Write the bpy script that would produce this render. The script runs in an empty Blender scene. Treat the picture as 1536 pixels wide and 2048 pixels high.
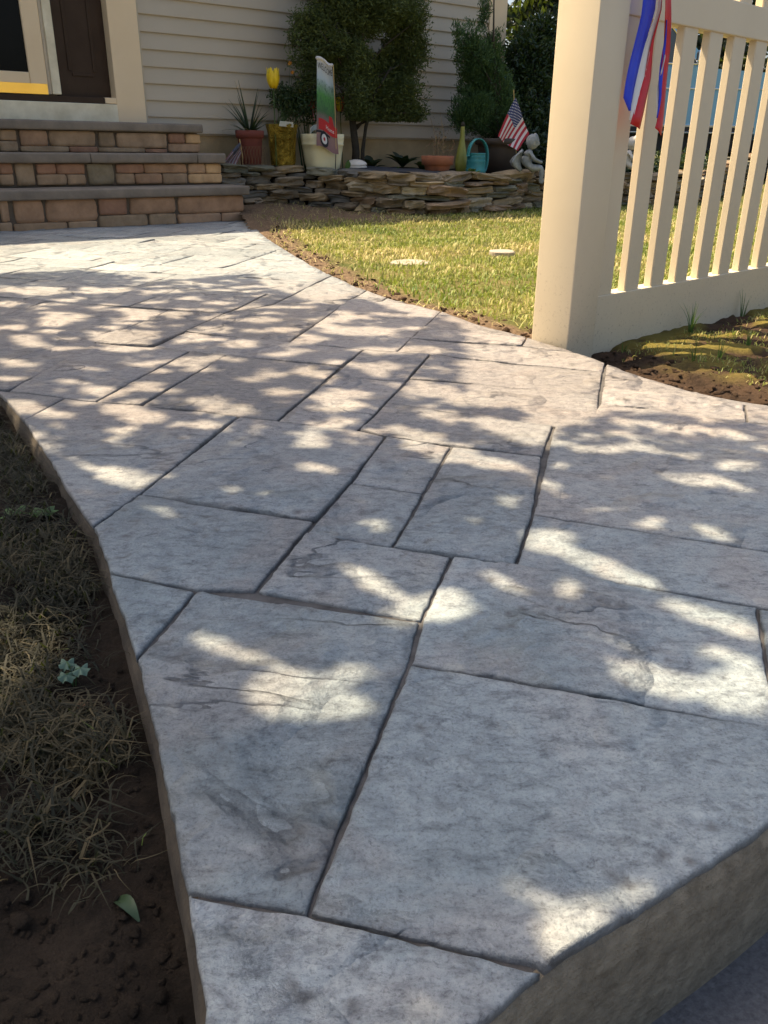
import bpy, bmesh, math, random
import numpy as np
from mathutils import Vector, Matrix, noise
from mathutils.geometry import delaunay_2d_cdt

random.seed(7)
rng = np.random.default_rng(11)
scene = bpy.context.scene
col = scene.collection
R = math.radians

# ---------------------------------------------------------------- camera
CAM_H = 0.46
cam_d = bpy.data.cameras.new('camera')
cam_d.sensor_fit = 'VERTICAL'
cam_d.sensor_height = 24.0
cam_d.lens = 1655.0 / 2048.0 * 24.0
cam_d.clip_start = 0.02
cam_d.clip_end = 600.0
cam_o = bpy.data.objects.new('camera', cam_d)
col.objects.link(cam_o)
_p, _r = R(23.65), R(0.6)
_fwd = Vector((0, math.cos(_p), -math.sin(_p)))
_right = Vector((1, 0, 0))
_down = -_right.cross(_fwd)
_ix = math.cos(_r) * _right - math.sin(_r) * _down
_iy = math.sin(_r) * _right + math.cos(_r) * _down
_m = Matrix((_ix, -_iy, -_fwd)).transposed().to_4x4()
_m.translation = Vector((0, 0, CAM_H))
cam_o.matrix_world = _m
scene.camera = cam_o

# ---------------------------------------------------------------- sky and sun
SUN_EL = R(58.0)
SUN_H = Vector((-0.895, 0.446, 0)).normalized()          # horizontal direction to the sun
SUN = Vector((SUN_H.x * math.cos(SUN_EL), SUN_H.y * math.cos(SUN_EL), math.sin(SUN_EL)))
world = bpy.data.worlds.new('World')
scene.world = world
world.use_nodes = True
wn = world.node_tree.nodes
sky = wn.new('ShaderNodeTexSky')
sky.sky_type = 'NISHITA'
sky.sun_disc = False
sky.sun_elevation = SUN_EL
sky.sun_rotation = math.atan2(SUN.x, SUN.y)
sky.air_density = 1.0
sky.dust_density = 5.0
sky.ozone_density = 0.35
bg = wn['Background']
bg.inputs['Strength'].default_value = 0.105
world.node_tree.links.new(sky.outputs[0], bg.inputs['Color'])
sun_d = bpy.data.lights.new('sun', 'SUN')
sun_d.energy = 5.0
sun_d.angle = R(0.53)
sun_d.color = (1.0, 0.82, 0.57)
sun_o = bpy.data.objects.new('sun', sun_d)
sun_o.rotation_euler = SUN.to_track_quat('Z', 'Y').to_euler()
sun_o.location = (-6, 4, 9)
col.objects.link(sun_o)

vs = scene.view_settings
vs.view_transform = 'Standard'
vs.look = 'None'
vs.exposure = 1.27
vs.gamma = 1.0
vs.use_curve_mapping = False
scene.cycles.use_denoising = True
scene.cycles.max_bounces = 8
scene.cycles.transparent_max_bounces = 12

EDGE_LEFT = [(-0.76, 1.582), (-0.659, 1.429), (-0.547, 1.243), (-0.47, 1.109), (-0.389, 0.978), (-0.343, 0.883), (-0.305, 0.799), (-0.273, 0.73), (-0.245, 0.67), (-0.218, 0.604), (-0.197, 0.551), (-0.179, 0.504), (-0.163, 0.463), (-0.15, 0.428), (-0.139, 0.401), (-0.126, 0.364), (-0.115, 0.331), (-0.11, 0.313)]
EDGE_RIGHT = [(-0.962, 6.071), (-0.771, 5.284), (-0.644, 4.779), (-0.4, 3.969), (-0.228, 3.443), (-0.097, 3.106), (0.046, 2.788), (0.179, 2.62), (0.272, 2.415), (0.388, 2.233), (0.469, 2.096), (0.527, 1.953), (0.59, 1.814), (0.662, 1.7), (0.722, 1.638), (0.768, 1.61)]
EDGE_FRONT = [(0.281, 0.455), (0.249, 0.434), (0.218, 0.415), (0.177, 0.389), (0.138, 0.365), (0.113, 0.349), (0.089, 0.33), (0.072, 0.316)]
SLABS = [
  [(-0.175, 0.417), (-0.143, 0.41), (-0.048, 0.391), (0.112, 0.35), (0.162, 0.337), (0.131, 0.232), (-0.12, 0.229)] ,
  [(-0.048, 0.391), (0.027, 0.684), (0.041, 0.764), (-0.212, 0.823), (-0.246, 0.672), (-0.258, 0.611), (-0.193, 0.42), (-0.143, 0.41)] ,
  [(-0.332, 0.866), (-0.212, 0.823), (-0.246, 0.672), (-0.261, 0.607), (-0.369, 0.88)] ,
  [(-0.048, 0.391), (0.112, 0.35), (0.162, 0.337), (0.443, 0.353), (0.692, 0.479), (0.338, 0.589), (0.027, 0.684)] ,
  [(-0.398, 0.944), (-0.388, 0.978), (-0.354, 1.102), (-0.093, 1.016), (-0.145, 0.823), (-0.212, 0.823), (-0.332, 0.866), (-0.369, 0.88)] ,
  [(-0.354, 1.102), (-0.273, 1.486), (-0.198, 1.463), (-0.047, 1.406), (0.001, 1.38), (-0.052, 1.158), (-0.093, 1.016)] ,
  [(-0.665, 1.447), (-0.64, 1.601), (-0.571, 1.578), (-0.475, 1.554), (-0.273, 1.486), (-0.354, 1.102), (-0.388, 0.978), (-0.402, 0.922), (-0.673, 1.339)] ,
  [(-0.665, 1.447), (-0.64, 1.601), (-0.771, 1.644), (-0.861, 1.671), (-0.78, 1.419), (-0.673, 1.339)] ,
  [(-0.771, 1.644), (-0.749, 2.114), (-0.609, 2.062), (-0.484, 2.029), (-0.571, 1.578), (-0.64, 1.601)] ,
  [(-0.571, 1.578), (-0.484, 2.029), (-0.385, 1.984), (-0.475, 1.554)] ,
  [(-0.475, 1.554), (-0.385, 1.984), (-0.101, 1.886), (-0.198, 1.463), (-0.273, 1.486)] ,
  [(-0.198, 1.463), (-0.12, 1.789), (0.045, 1.757), (-0.047, 1.406)] ,
  [(-0.12, 1.789), (-0.054, 2.066), (0.11, 2.007), (0.045, 1.757)] ,
  [(-0.047, 1.406), (0.001, 1.589), (0.31, 1.457), (0.26, 1.287), (0.115, 1.338), (0.001, 1.38)] ,
  [(0.001, 1.589), (0.052, 1.787), (0.223, 1.731), (0.441, 1.661), (0.384, 1.429), (0.345, 1.434), (0.31, 1.457)] ,
  [(0.052, 1.787), (0.11, 2.007), (0.306, 1.933), (0.497, 1.86), (0.441, 1.661), (0.223, 1.731)] ,
  [(0.027, 2.047), (0.064, 2.197), (0.357, 2.12), (0.543, 2.011), (0.497, 1.86), (0.306, 1.933), (0.11, 2.007)] ,
  [(0.064, 2.197), (0.095, 2.319), (0.299, 2.274), (0.378, 2.226), (0.35, 2.126)] ,
  [(0.35, 2.126), (0.378, 2.226), (0.496, 2.169), (0.545, 2.011)] ,
  [(0.095, 2.319), (0.187, 2.665), (0.243, 2.771), (0.419, 2.336), (0.378, 2.226), (0.299, 2.274)] ,
  [(-0.255, 2.132), (-0.116, 2.818), (0.198, 2.712), (0.027, 2.047)] ,
  [(-0.55, 2.271), (-0.49, 2.539), (-0.359, 2.715), (-0.116, 2.818), (-0.255, 2.132), (-0.359, 2.189)] ,
  [(-0.589, 2.08), (-0.55, 2.271), (-0.359, 2.189), (-0.255, 2.132), (-0.054, 2.066), (-0.101, 1.886), (-0.385, 1.984)] ,
  [(-0.749, 2.114), (-0.671, 2.579), (-0.49, 2.539), (-0.589, 2.08)] ,
  [(-0.952, 1.729), (-0.771, 1.644), (-0.749, 2.114), (-0.713, 2.34), (-0.866, 2.275), (-0.931, 1.98)] ,
  [(-0.931, 1.98), (-0.866, 2.275), (-0.713, 2.34), (-0.671, 2.579), (-0.944, 2.679), (-1.103, 2.736), (-1.134, 2.453), (-1.168, 2.064), (-0.952, 1.729)] ,
  [(-1.103, 2.736), (-1.134, 2.453), (-1.168, 2.064), (-1.448, 1.994), (-2.145, 3.048)] ,
  [(-0.364, 2.715), (-0.21, 3.416), (-0.173, 3.554), (-0.052, 3.085), (-0.116, 2.818)] ,
  [(-0.116, 2.818), (-0.052, 3.085), (-0.005, 3.149), (0.022, 2.931), (-0.017, 2.775)] ,
  [(-0.017, 2.775), (0.022, 2.931), (0.048, 2.977), (0.213, 2.703)] ,
  [(0.541, 2.011), (0.598, 2.008), (0.792, 1.659), (0.727, 1.598), (0.595, 1.666), (0.462, 1.72)] ,
  [(0.462, 1.72), (0.595, 1.666), (0.717, 1.605), (0.678, 1.488), (0.564, 1.545), (0.428, 1.598)] ,
  [(0.717, 1.605), (0.792, 1.659), (1.581, 1.359), (1.361, 1.142), (0.678, 1.488)] ,
  [(0.428, 1.598), (0.564, 1.545), (0.71, 1.473), (1.361, 1.142), (1.239, 1.02), (0.565, 1.35), (0.451, 1.395), (0.345, 1.434), (0.387, 1.441)] ,
  [(0.345, 1.434), (0.451, 1.395), (0.565, 1.35), (1.239, 1.02), (0.966, 0.75), (0.353, 0.991), (0.206, 1.051), (0.31, 1.457)] ,
  [(0.206, 1.051), (0.353, 0.991), (0.966, 0.75), (0.855, 0.64), (0.159, 0.892)] ,
  [(0.085, 0.915), (0.159, 0.892), (0.414, 0.799), (0.347, 0.587), (0.027, 0.684), (0.041, 0.764)] ,
  [(0.414, 0.799), (0.855, 0.64), (0.692, 0.479), (0.347, 0.587)] ,
  [(0.114, 1.333), (0.26, 1.287), (0.206, 1.051), (0.159, 0.892), (0.085, 0.915), (0.011, 0.94), (0.057, 1.117)] ,
  [(0.001, 1.38), (0.114, 1.333), (0.057, 1.117), (-0.052, 1.158)] ,
  [(-0.052, 1.158), (0.057, 1.117), (0.011, 0.94), (-0.102, 0.973)] ,
  [(-0.102, 0.973), (0.011, 0.94), (0.085, 0.915), (0.041, 0.764), (-0.145, 0.823)] ,
]
FAR0 = (-1.103, 2.736) ; FAR1 = (-0.49, 2.539) ; FAR2 = (-0.364, 2.715) ; FAR3 = (-0.21, 3.416)
SUN_SPOTS = [(-0.085, 0.633, 0.037, 0.001, -0.004, 0.036), (-0.036, 0.66, 0.022, 0.007, 0.001, 0.02), (-0.045, 0.616, 0.034, 0.001, -0.001, 0.021), (-0.164, 0.711, 0.032, -0.017, -0.006, 0.018), (-0.113, 0.684, 0.017, -0.007, -0.003, 0.01), (0.116, 0.399, 0.025, -0.015, -0.002, 0.011), (0.128, 0.376, 0.022, 0.0, 0.006, 0.028), (0.166, 0.405, 0.021, 0.004, 0.004, 0.01), (-0.015, 0.852, 0.034, -0.025, -0.006, 0.031), (0.046, 0.794, 0.048, 0.021, 0.005, 0.031), (0.079, 0.791, 0.022, 0.0, 0.002, 0.024), (0.259, 0.903, 0.058, -0.055, 0.002, 0.034), (0.212, 0.969, 0.036, 0.001, 0.007, 0.041), (0.141, 0.846, 0.023, -0.019, -0.001, 0.021), (0.214, 0.833, 0.016, 0.0, 0.005, 0.024), (0.356, 0.774, 0.039, -0.03, 0.004, 0.022), (0.322, 0.804, 0.015, 0.0, 0.004, 0.014), (0.239, 0.719, 0.018, -0.014, 0.0, 0.009), (0.264, 0.659, 0.039, -0.015, 0.004, 0.025), (0.336, 0.648, 0.036, 0.001, 0.014, 0.035), (0.345, 0.703, 0.025, -0.011, 0.003, 0.013), (0.438, 0.994, 0.024, -0.019, 0.006, 0.025), (0.361, 1.023, 0.026, 0.001, 0.007, 0.025), (0.292, 1.065, 0.02, 0.001, 0.004, 0.018), (0.339, 1.07, 0.023, 0.001, 0.004, 0.014), (0.454, 1.185, 0.039, -0.021, 0.007, 0.025), (0.516, 1.166, 0.033, -0.031, 0.008, 0.028), (0.508, 1.288, 0.023, 0.001, 0.008, 0.025), (0.568, 1.243, 0.042, 0.001, 0.014, 0.035), (0.34, 1.192, 0.02, 0.001, 0.004, 0.015), (0.249, 1.158, 0.024, -0.028, 0.002, 0.039), (0.174, 1.091, 0.022, 0.001, 0.004, 0.034), (-0.093, 1.207, 0.028, -0.013, -0.003, 0.026), (-0.13, 1.37, 0.028, 0.001, -0.003, 0.039), (-0.037, 1.092, 0.017, 0.0, -0.0, 0.013), (-0.019, 1.02, 0.024, 0.001, -0.0, 0.012), (-0.002, 0.994, 0.021, 0.001, -0.0, 0.011), (0.126, 1.017, 0.015, 0.0, 0.002, 0.017), (0.069, 0.952, 0.015, 0.0, 0.001, 0.012), (0.113, 0.968, 0.01, 0.0, 0.001, 0.011), (0.108, 1.297, 0.046, 0.001, 0.003, 0.046), (0.174, 1.251, 0.056, -0.022, 0.002, 0.033), (0.065, 1.352, 0.039, 0.001, 0.002, 0.044), (0.016, 1.198, 0.015, 0.0, 0.0, 0.013), (-0.168, 1.107, 0.019, 0.001, -0.002, 0.017), (-0.088, 1.085, 0.014, 0.0, -0.001, 0.009), (-0.695, 1.542, 0.051, -0.012, -0.015, 0.034), (-0.477, 1.504, 0.064, -0.025, -0.017, 0.052), (-0.552, 1.299, 0.043, -0.025, -0.016, 0.034), (-0.472, 1.223, 0.05, -0.038, -0.016, 0.034), (-0.394, 1.171, 0.046, -0.009, -0.015, 0.047), (-0.438, 1.11, 0.02, 0.001, -0.006, 0.019), (-0.326, 1.058, 0.019, 0.001, -0.005, 0.018), (-0.292, 1.033, 0.019, 0.0, -0.005, 0.02), (-0.329, 1.177, 0.012, 0.0, -0.005, 0.019), (-0.308, 1.113, 0.017, 0.0, -0.003, 0.012), (-0.466, 1.346, 0.019, 0.001, -0.007, 0.024), (-0.218, 1.116, 0.019, 0.001, -0.003, 0.017), (-0.116, 1.211, 0.025, 0.001, -0.002, 0.027), (-0.334, 1.545, 0.039, -0.016, -0.01, 0.041), (-0.294, 1.514, 0.03, 0.001, -0.005, 0.026), (-0.126, 1.376, 0.028, 0.001, -0.002, 0.028), (-0.589, 1.426, 0.014, 0.0, -0.008, 0.021), (-0.745, 2.541, 0.057, 0.003, -0.019, 0.068), (-0.637, 2.53, 0.033, 0.002, -0.01, 0.042), (-0.952, 2.408, 0.045, 0.003, -0.028, 0.077), (-0.909, 2.466, 0.026, 0.001, -0.019, 0.056), (-0.762, 2.22, 0.037, 0.002, -0.015, 0.046), (-0.663, 2.199, 0.058, 0.003, -0.022, 0.079), (-0.671, 2.124, 0.066, 0.003, -0.014, 0.049), (-0.803, 2.053, 0.047, 0.002, -0.008, 0.023), (-1.044, 2.308, 0.038, 0.002, -0.015, 0.035), (-0.533, 2.155, 0.028, 0.001, -0.007, 0.031), (-0.447, 1.92, 0.04, 0.002, -0.011, 0.051), (-0.659, 1.838, 0.031, 0.001, -0.006, 0.019), (-0.496, 1.69, 0.035, 0.001, -0.011, 0.04), (-0.564, 1.644, 0.034, 0.001, -0.012, 0.038), (-0.448, 1.66, 0.025, 0.001, -0.006, 0.023), (-0.393, 1.831, 0.02, 0.001, -0.005, 0.028), (-0.254, 1.99, 0.034, 0.002, -0.004, 0.032), (-0.476, 2.317, 0.052, 0.003, -0.007, 0.035), (-0.514, 2.233, 0.037, 0.002, -0.007, 0.033), (-0.289, 1.54, 0.04, 0.001, -0.005, 0.027), (-0.352, 1.565, 0.027, 0.001, -0.004, 0.021), (-0.21, 1.658, 0.029, 0.001, -0.004, 0.031), (-1.196, 2.927, 0.081, 0.005, -0.034, 0.089), (-1.037, 2.96, 0.041, 0.003, -0.022, 0.068), (-0.944, 2.967, 0.048, 0.003, -0.017, 0.056), (-1.332, 2.963, 0.041, 0.003, -0.033, 0.079), (-0.819, 2.909, 0.03, 0.002, -0.011, 0.043), (-1.206, 2.663, 0.037, 0.002, -0.019, 0.046), (-0.097, 1.589, 0.044, -0.02, -0.005, 0.054), (-0.083, 1.461, 0.035, 0.001, -0.002, 0.031), (-0.072, 2.296, 0.097, 0.005, -0.002, 0.063), (0.073, 2.055, 0.081, 0.004, 0.002, 0.052), (-0.199, 2.172, 0.052, 0.003, -0.003, 0.038), (-0.013, 1.88, 0.046, 0.002, -0.0, 0.044), (-0.179, 2.451, 0.059, 0.003, -0.003, 0.047), (-0.369, 2.441, 0.058, 0.003, -0.006, 0.039), (0.094, 1.689, 0.061, -0.018, 0.001, 0.048), (0.191, 1.618, 0.067, -0.019, 0.003, 0.045), (0.211, 1.453, 0.052, -0.017, 0.003, 0.037), (0.104, 1.512, 0.046, -0.012, 0.001, 0.033), (0.252, 1.369, 0.041, -0.01, 0.004, 0.033), (0.265, 1.892, 0.087, -0.029, 0.007, 0.07), (0.203, 1.734, 0.041, -0.013, 0.003, 0.033), (-0.039, 2.061, 0.05, 0.002, -0.001, 0.034), (0.027, 1.417, 0.035, -0.009, -0.0, 0.023), (-0.293, 2.298, 0.041, 0.002, -0.004, 0.035), (-0.372, 2.102, 0.051, 0.002, -0.006, 0.036), (-0.169, 1.827, 0.034, 0.001, -0.002, 0.028), (-0.256, 1.801, 0.031, 0.001, -0.004, 0.027), (0.346, 1.32, 0.038, -0.016, 0.004, 0.023), (0.439, 1.323, 0.037, -0.016, 0.005, 0.021), (0.488, 1.463, 0.047, -0.023, 0.006, 0.024), (0.606, 1.408, 0.044, -0.022, 0.008, 0.023), (0.417, 1.402, 0.031, -0.014, 0.004, 0.02), (0.281, 1.245, 0.024, 0.001, 0.004, 0.021)]
SHADE_EDGE = [(-2.678, 3.084), (-1.511, 3.331), (-1.265, 3.468), (-0.838, 3.217), (-0.545, 3.405), (-0.416, 3.025), (-0.216, 2.753), (-0.124, 2.89), (0.043, 2.586), (0.18, 2.552), (0.221, 2.325), (0.163, 1.774), (0.191, 1.618), (0.292, 1.502), (0.346, 1.443), (0.467, 1.558), (0.601, 1.523), (0.709, 1.47), (0.964, 1.339), (0.289, 0.255), (-0.362, 0.249)]
JUNIPER = [(-0.127, 7.247, 1.441, 0.472, 0.181), (-0.146, 7.257, 1.714, 0.39, 0.204), (-0.312, 7.102, 1.105, 0.302, 0.181), (0.162, 7.498, 1.117, 0.208, 0.208), (0.061, 7.33, 0.85, 0.285, 0.166), (-0.297, 6.987, 0.842, 0.219, 0.17), (-0.509, 7.012, 1.263, 0.14, 0.177), (-0.475, 6.975, 0.967, 0.157, 0.105), (0.223, 7.52, 1.397, 0.177, 0.236), (-0.029, 7.45, 1.041, 0.179, 0.119), (-0.085, 7.28, 0.711, 0.198, 0.071), (0.175, 7.356, 0.734, 0.14, 0.088)]
CYPRESS = [(0.788, 7.962, 1.051, 0.179, 0.256), (0.742, 7.863, 0.77, 0.171, 0.171), (0.926, 8.006, 0.843, 0.174, 0.217), (0.676, 7.874, 1.246, 0.1, 0.188), (0.792, 8.029, 1.538, 0.038, 0.23), (0.636, 7.843, 0.718, 0.107, 0.094), (0.562, 7.785, 1.326, 0.029, 0.164), (0.981, 7.985, 0.627, 0.175, 0.096), (0.885, 8.037, 1.208, 0.085, 0.192)]
BROADLEAF = [(1.285, 8.731, 1.284, 0.255, 0.195), (1.229, 8.687, 1.025, 0.271, 0.257), (1.486, 8.951, 1.001, 0.193, 0.299), (1.431, 8.654, 0.666, 0.142, 0.284), (1.247, 8.511, 0.745, 0.186, 0.186), (1.507, 8.587, 0.428, 0.086, 0.214), (1.673, 9.161, 1.233, 0.195, 0.244)]
FLOWERS = [(-0.713, 7.043, 0.783, 0.16, 0.145), (-0.6, 7.156, 0.765, 0.109, 0.14), (-0.816, 6.962, 0.829, 0.09, 0.098)]
FENCE_C = (0.466, 2.119)
RIBBONS = {
  'blue': ([(0.5721, 2.2012, 0.8364), (0.5742, 2.2031, 0.749), (0.5655, 2.1951, 0.6571), (0.5601, 2.1901, 0.5784), (0.5743, 2.2032, 0.5503)], [(0.6159, 2.2416, 0.8436), (0.6185, 2.244, 0.7648), (0.6034, 2.2301, 0.6916), (0.5856, 2.2136, 0.5959), (0.5765, 2.2052, 0.5515)]),
  'white': ([(0.6184, 2.2466, 0.8445), (0.621, 2.2491, 0.7655), (0.606, 2.2352, 0.6922), (0.5881, 2.2186, 0.5962), (0.5801, 2.2113, 0.5311)], [(0.6308, 2.258, 0.8465), (0.6384, 2.2651, 0.7678), (0.6279, 2.2554, 0.7048), (0.6175, 2.2458, 0.6302), (0.5899, 2.2203, 0.5303)]),
  'red': ([(0.6241, 2.2464, 0.8445), (0.6332, 2.2548, 0.7663), (0.6258, 2.248, 0.704), (0.6175, 2.2403, 0.6277), (0.5829, 2.2084, 0.5223)], [(0.6303, 2.2521, 0.8455), (0.6379, 2.2592, 0.767), (0.6306, 2.2524, 0.7046), (0.6342, 2.2558, 0.6258), (0.6141, 2.2372, 0.5111)]),
  'red2': ([(0.619, 2.22, 0.84), (0.6407, 2.2399, 0.7644), (0.6576, 2.2556, 0.7051), (0.6646, 2.262, 0.6211), (0.6623, 2.2599, 0.5389), (0.655, 2.2532, 0.5152)], [(0.6406, 2.2399, 0.8436), (0.6655, 2.2629, 0.7473), (0.6783, 2.2747, 0.6863), (0.6802, 2.2764, 0.6114), (0.6821, 2.2782, 0.534), (0.6824, 2.2785, 0.4978)]),
  'blue2': ([(0.6473, 2.2488, 0.7454), (0.6543, 2.2552, 0.6947), (0.6581, 2.2588, 0.6423), (0.6604, 2.2609, 0.5885), (0.6569, 2.2576, 0.5376)], [(0.6513, 2.2525, 0.7459), (0.6608, 2.2612, 0.6953), (0.6664, 2.2664, 0.6429), (0.6655, 2.2655, 0.5888), (0.6602, 2.2607, 0.5378)]),
  'white2': ([(0.6579, 2.2613, 0.6743), (0.6597, 2.2629, 0.6319), (0.6586, 2.262, 0.5776), (0.6554, 2.259, 0.5421)], [(0.6595, 2.2628, 0.6745), (0.6622, 2.2652, 0.6321), (0.6645, 2.2674, 0.5779), (0.659, 2.2623, 0.5411)]),
}
# ---------------------------------------------------------------- materials
MATS = {}


def new_mat(name):
    m = bpy.data.materials.new(name)
    m.use_nodes = True
    nt = m.node_tree
    b = nt.nodes['Principled BSDF']
    return m, nt, b


def lk(nt, a, b):
    nt.links.new(a, b)


def ramp(nt, fac, stops):
    r = nt.nodes.new('ShaderNodeValToRGB')
    e = r.color_ramp.elements
    while len(e) < len(stops):
        e.new(0.5)
    for i, (p, c) in enumerate(stops):
        e[i].position = p
        e[i].color = (*c, 1) if len(c) == 3 else c
    lk(nt, fac, r.inputs[0])
    return r.outputs[0]


def noise_node(nt, vec, scale, detail=5, rough=0.6, dist=0.0):
    n = nt.nodes.new('ShaderNodeTexNoise')
    n.inputs['Scale'].default_value = scale
    n.inputs['Detail'].default_value = detail
    n.inputs['Roughness'].default_value = rough
    n.inputs['Distortion'].default_value = dist
    lk(nt, vec, n.inputs['Vector'])
    return n.outputs['Fac']


def mix(nt, fac, a, b, mode='MIX'):
    n = nt.nodes.new('ShaderNodeMix')
    n.data_type = 'RGBA'
    n.blend_type = mode
    for s, v in ((n.inputs[0], fac), (n.inputs[6], a), (n.inputs[7], b)):
        if hasattr(v, 'links'):
            lk(nt, v, s)
        elif isinstance(v, (int, float)):
            s.default_value = v
        else:
            s.default_value = (*v, 1)
    return n.outputs[2]


def math_node(nt, op, a, b=None, c=None):
    n = nt.nodes.new('ShaderNodeMath')
    n.operation = op
    for i, v in enumerate((a, b, c)):
        if v is None:
            continue
        if hasattr(v, 'links'):
            lk(nt, v, n.inputs[i])
        else:
            n.inputs[i].default_value = v
    return n.outputs[0]


def bump(nt, b, h, strength, dist=0.01, prev=None):
    n = nt.nodes.new('ShaderNodeBump')
    n.inputs['Strength'].default_value = strength
    n.inputs['Distance'].default_value = dist
    lk(nt, h, n.inputs['Height'])
    if prev is not None:
        lk(nt, prev, n.inputs['Normal'])
    lk(nt, n.outputs[0], b.inputs['Normal'])
    return n.outputs[0]


def mat(name, c1, c2=None, scale=12.0, rough=0.7, bmp=0.0, bscale=80.0, metal=0.0, spec=0.4, dist=0.004, rand=0.0, detail=5):
    """plain surface: two colours mixed by noise in object space, fine bump"""
    if name in MATS:
        return MATS[name]
    m, nt, b = new_mat(name)
    tc = nt.nodes.new('ShaderNodeTexCoord').outputs['Object']
    c2 = c2 or tuple(x * 0.8 for x in c1)
    n = noise_node(nt, tc, scale, detail, 0.62)
    c = ramp(nt, n, [(0.32, c2), (0.68, c1)])
    if rand:
        oi = nt.nodes.new('ShaderNodeObjectInfo').outputs['Random']
        hs = nt.nodes.new('ShaderNodeHueSaturation')
        v = math_node(nt, 'MULTIPLY_ADD', oi, rand * 2, 1 - rand)
        lk(nt, v, hs.inputs['Value'])
        lk(nt, c, hs.inputs['Color'])
        c = hs.outputs[0]
    lk(nt, c, b.inputs['Base Color'])
    b.inputs['Roughness'].default_value = rough
    b.inputs['Metallic'].default_value = metal
    b.inputs['Specular IOR Level'].default_value = spec
    if bmp:
        bump(nt, b, noise_node(nt, tc, bscale, 6, 0.65), bmp, dist)
    MATS[name] = m
    return m


def leaf_mat(name, c1, c2, c3=None, rough=0.5, trans=0.25):
    """leaf surface: per-leaf tint attribute picks the colour, part of the light passes through"""
    if name in MATS:
        return MATS[name]
    m, nt, b = new_mat(name)
    at = nt.nodes.new('ShaderNodeAttribute')
    at.attribute_name = 'tint'
    stops = [(0.0, c1), (1.0, c2)] if c3 is None else [(0.0, c1), (0.55, c2), (1.0, c3)]
    c = ramp(nt, at.outputs['Fac'], stops)
    lk(nt, c, b.inputs['Base Color'])
    b.inputs['Roughness'].default_value = rough
    b.inputs['Specular IOR Level'].default_value = 0.35
    tr = nt.nodes.new('ShaderNodeBsdfTranslucent')
    c2n = mix(nt, 0.5, c, (0.25, 0.35, 0.03))
    lk(nt, c2n, tr.inputs['Color'])
    ms = nt.nodes.new('ShaderNodeMixShader')
    ms.inputs[0].default_value = trans
    lk(nt, b.outputs[0], ms.inputs[1])
    lk(nt, tr.outputs[0], ms.inputs[2])
    lk(nt, ms.outputs[0], nt.nodes['Material Output'].inputs['Surface'])
    MATS[name] = m
    return m


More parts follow.
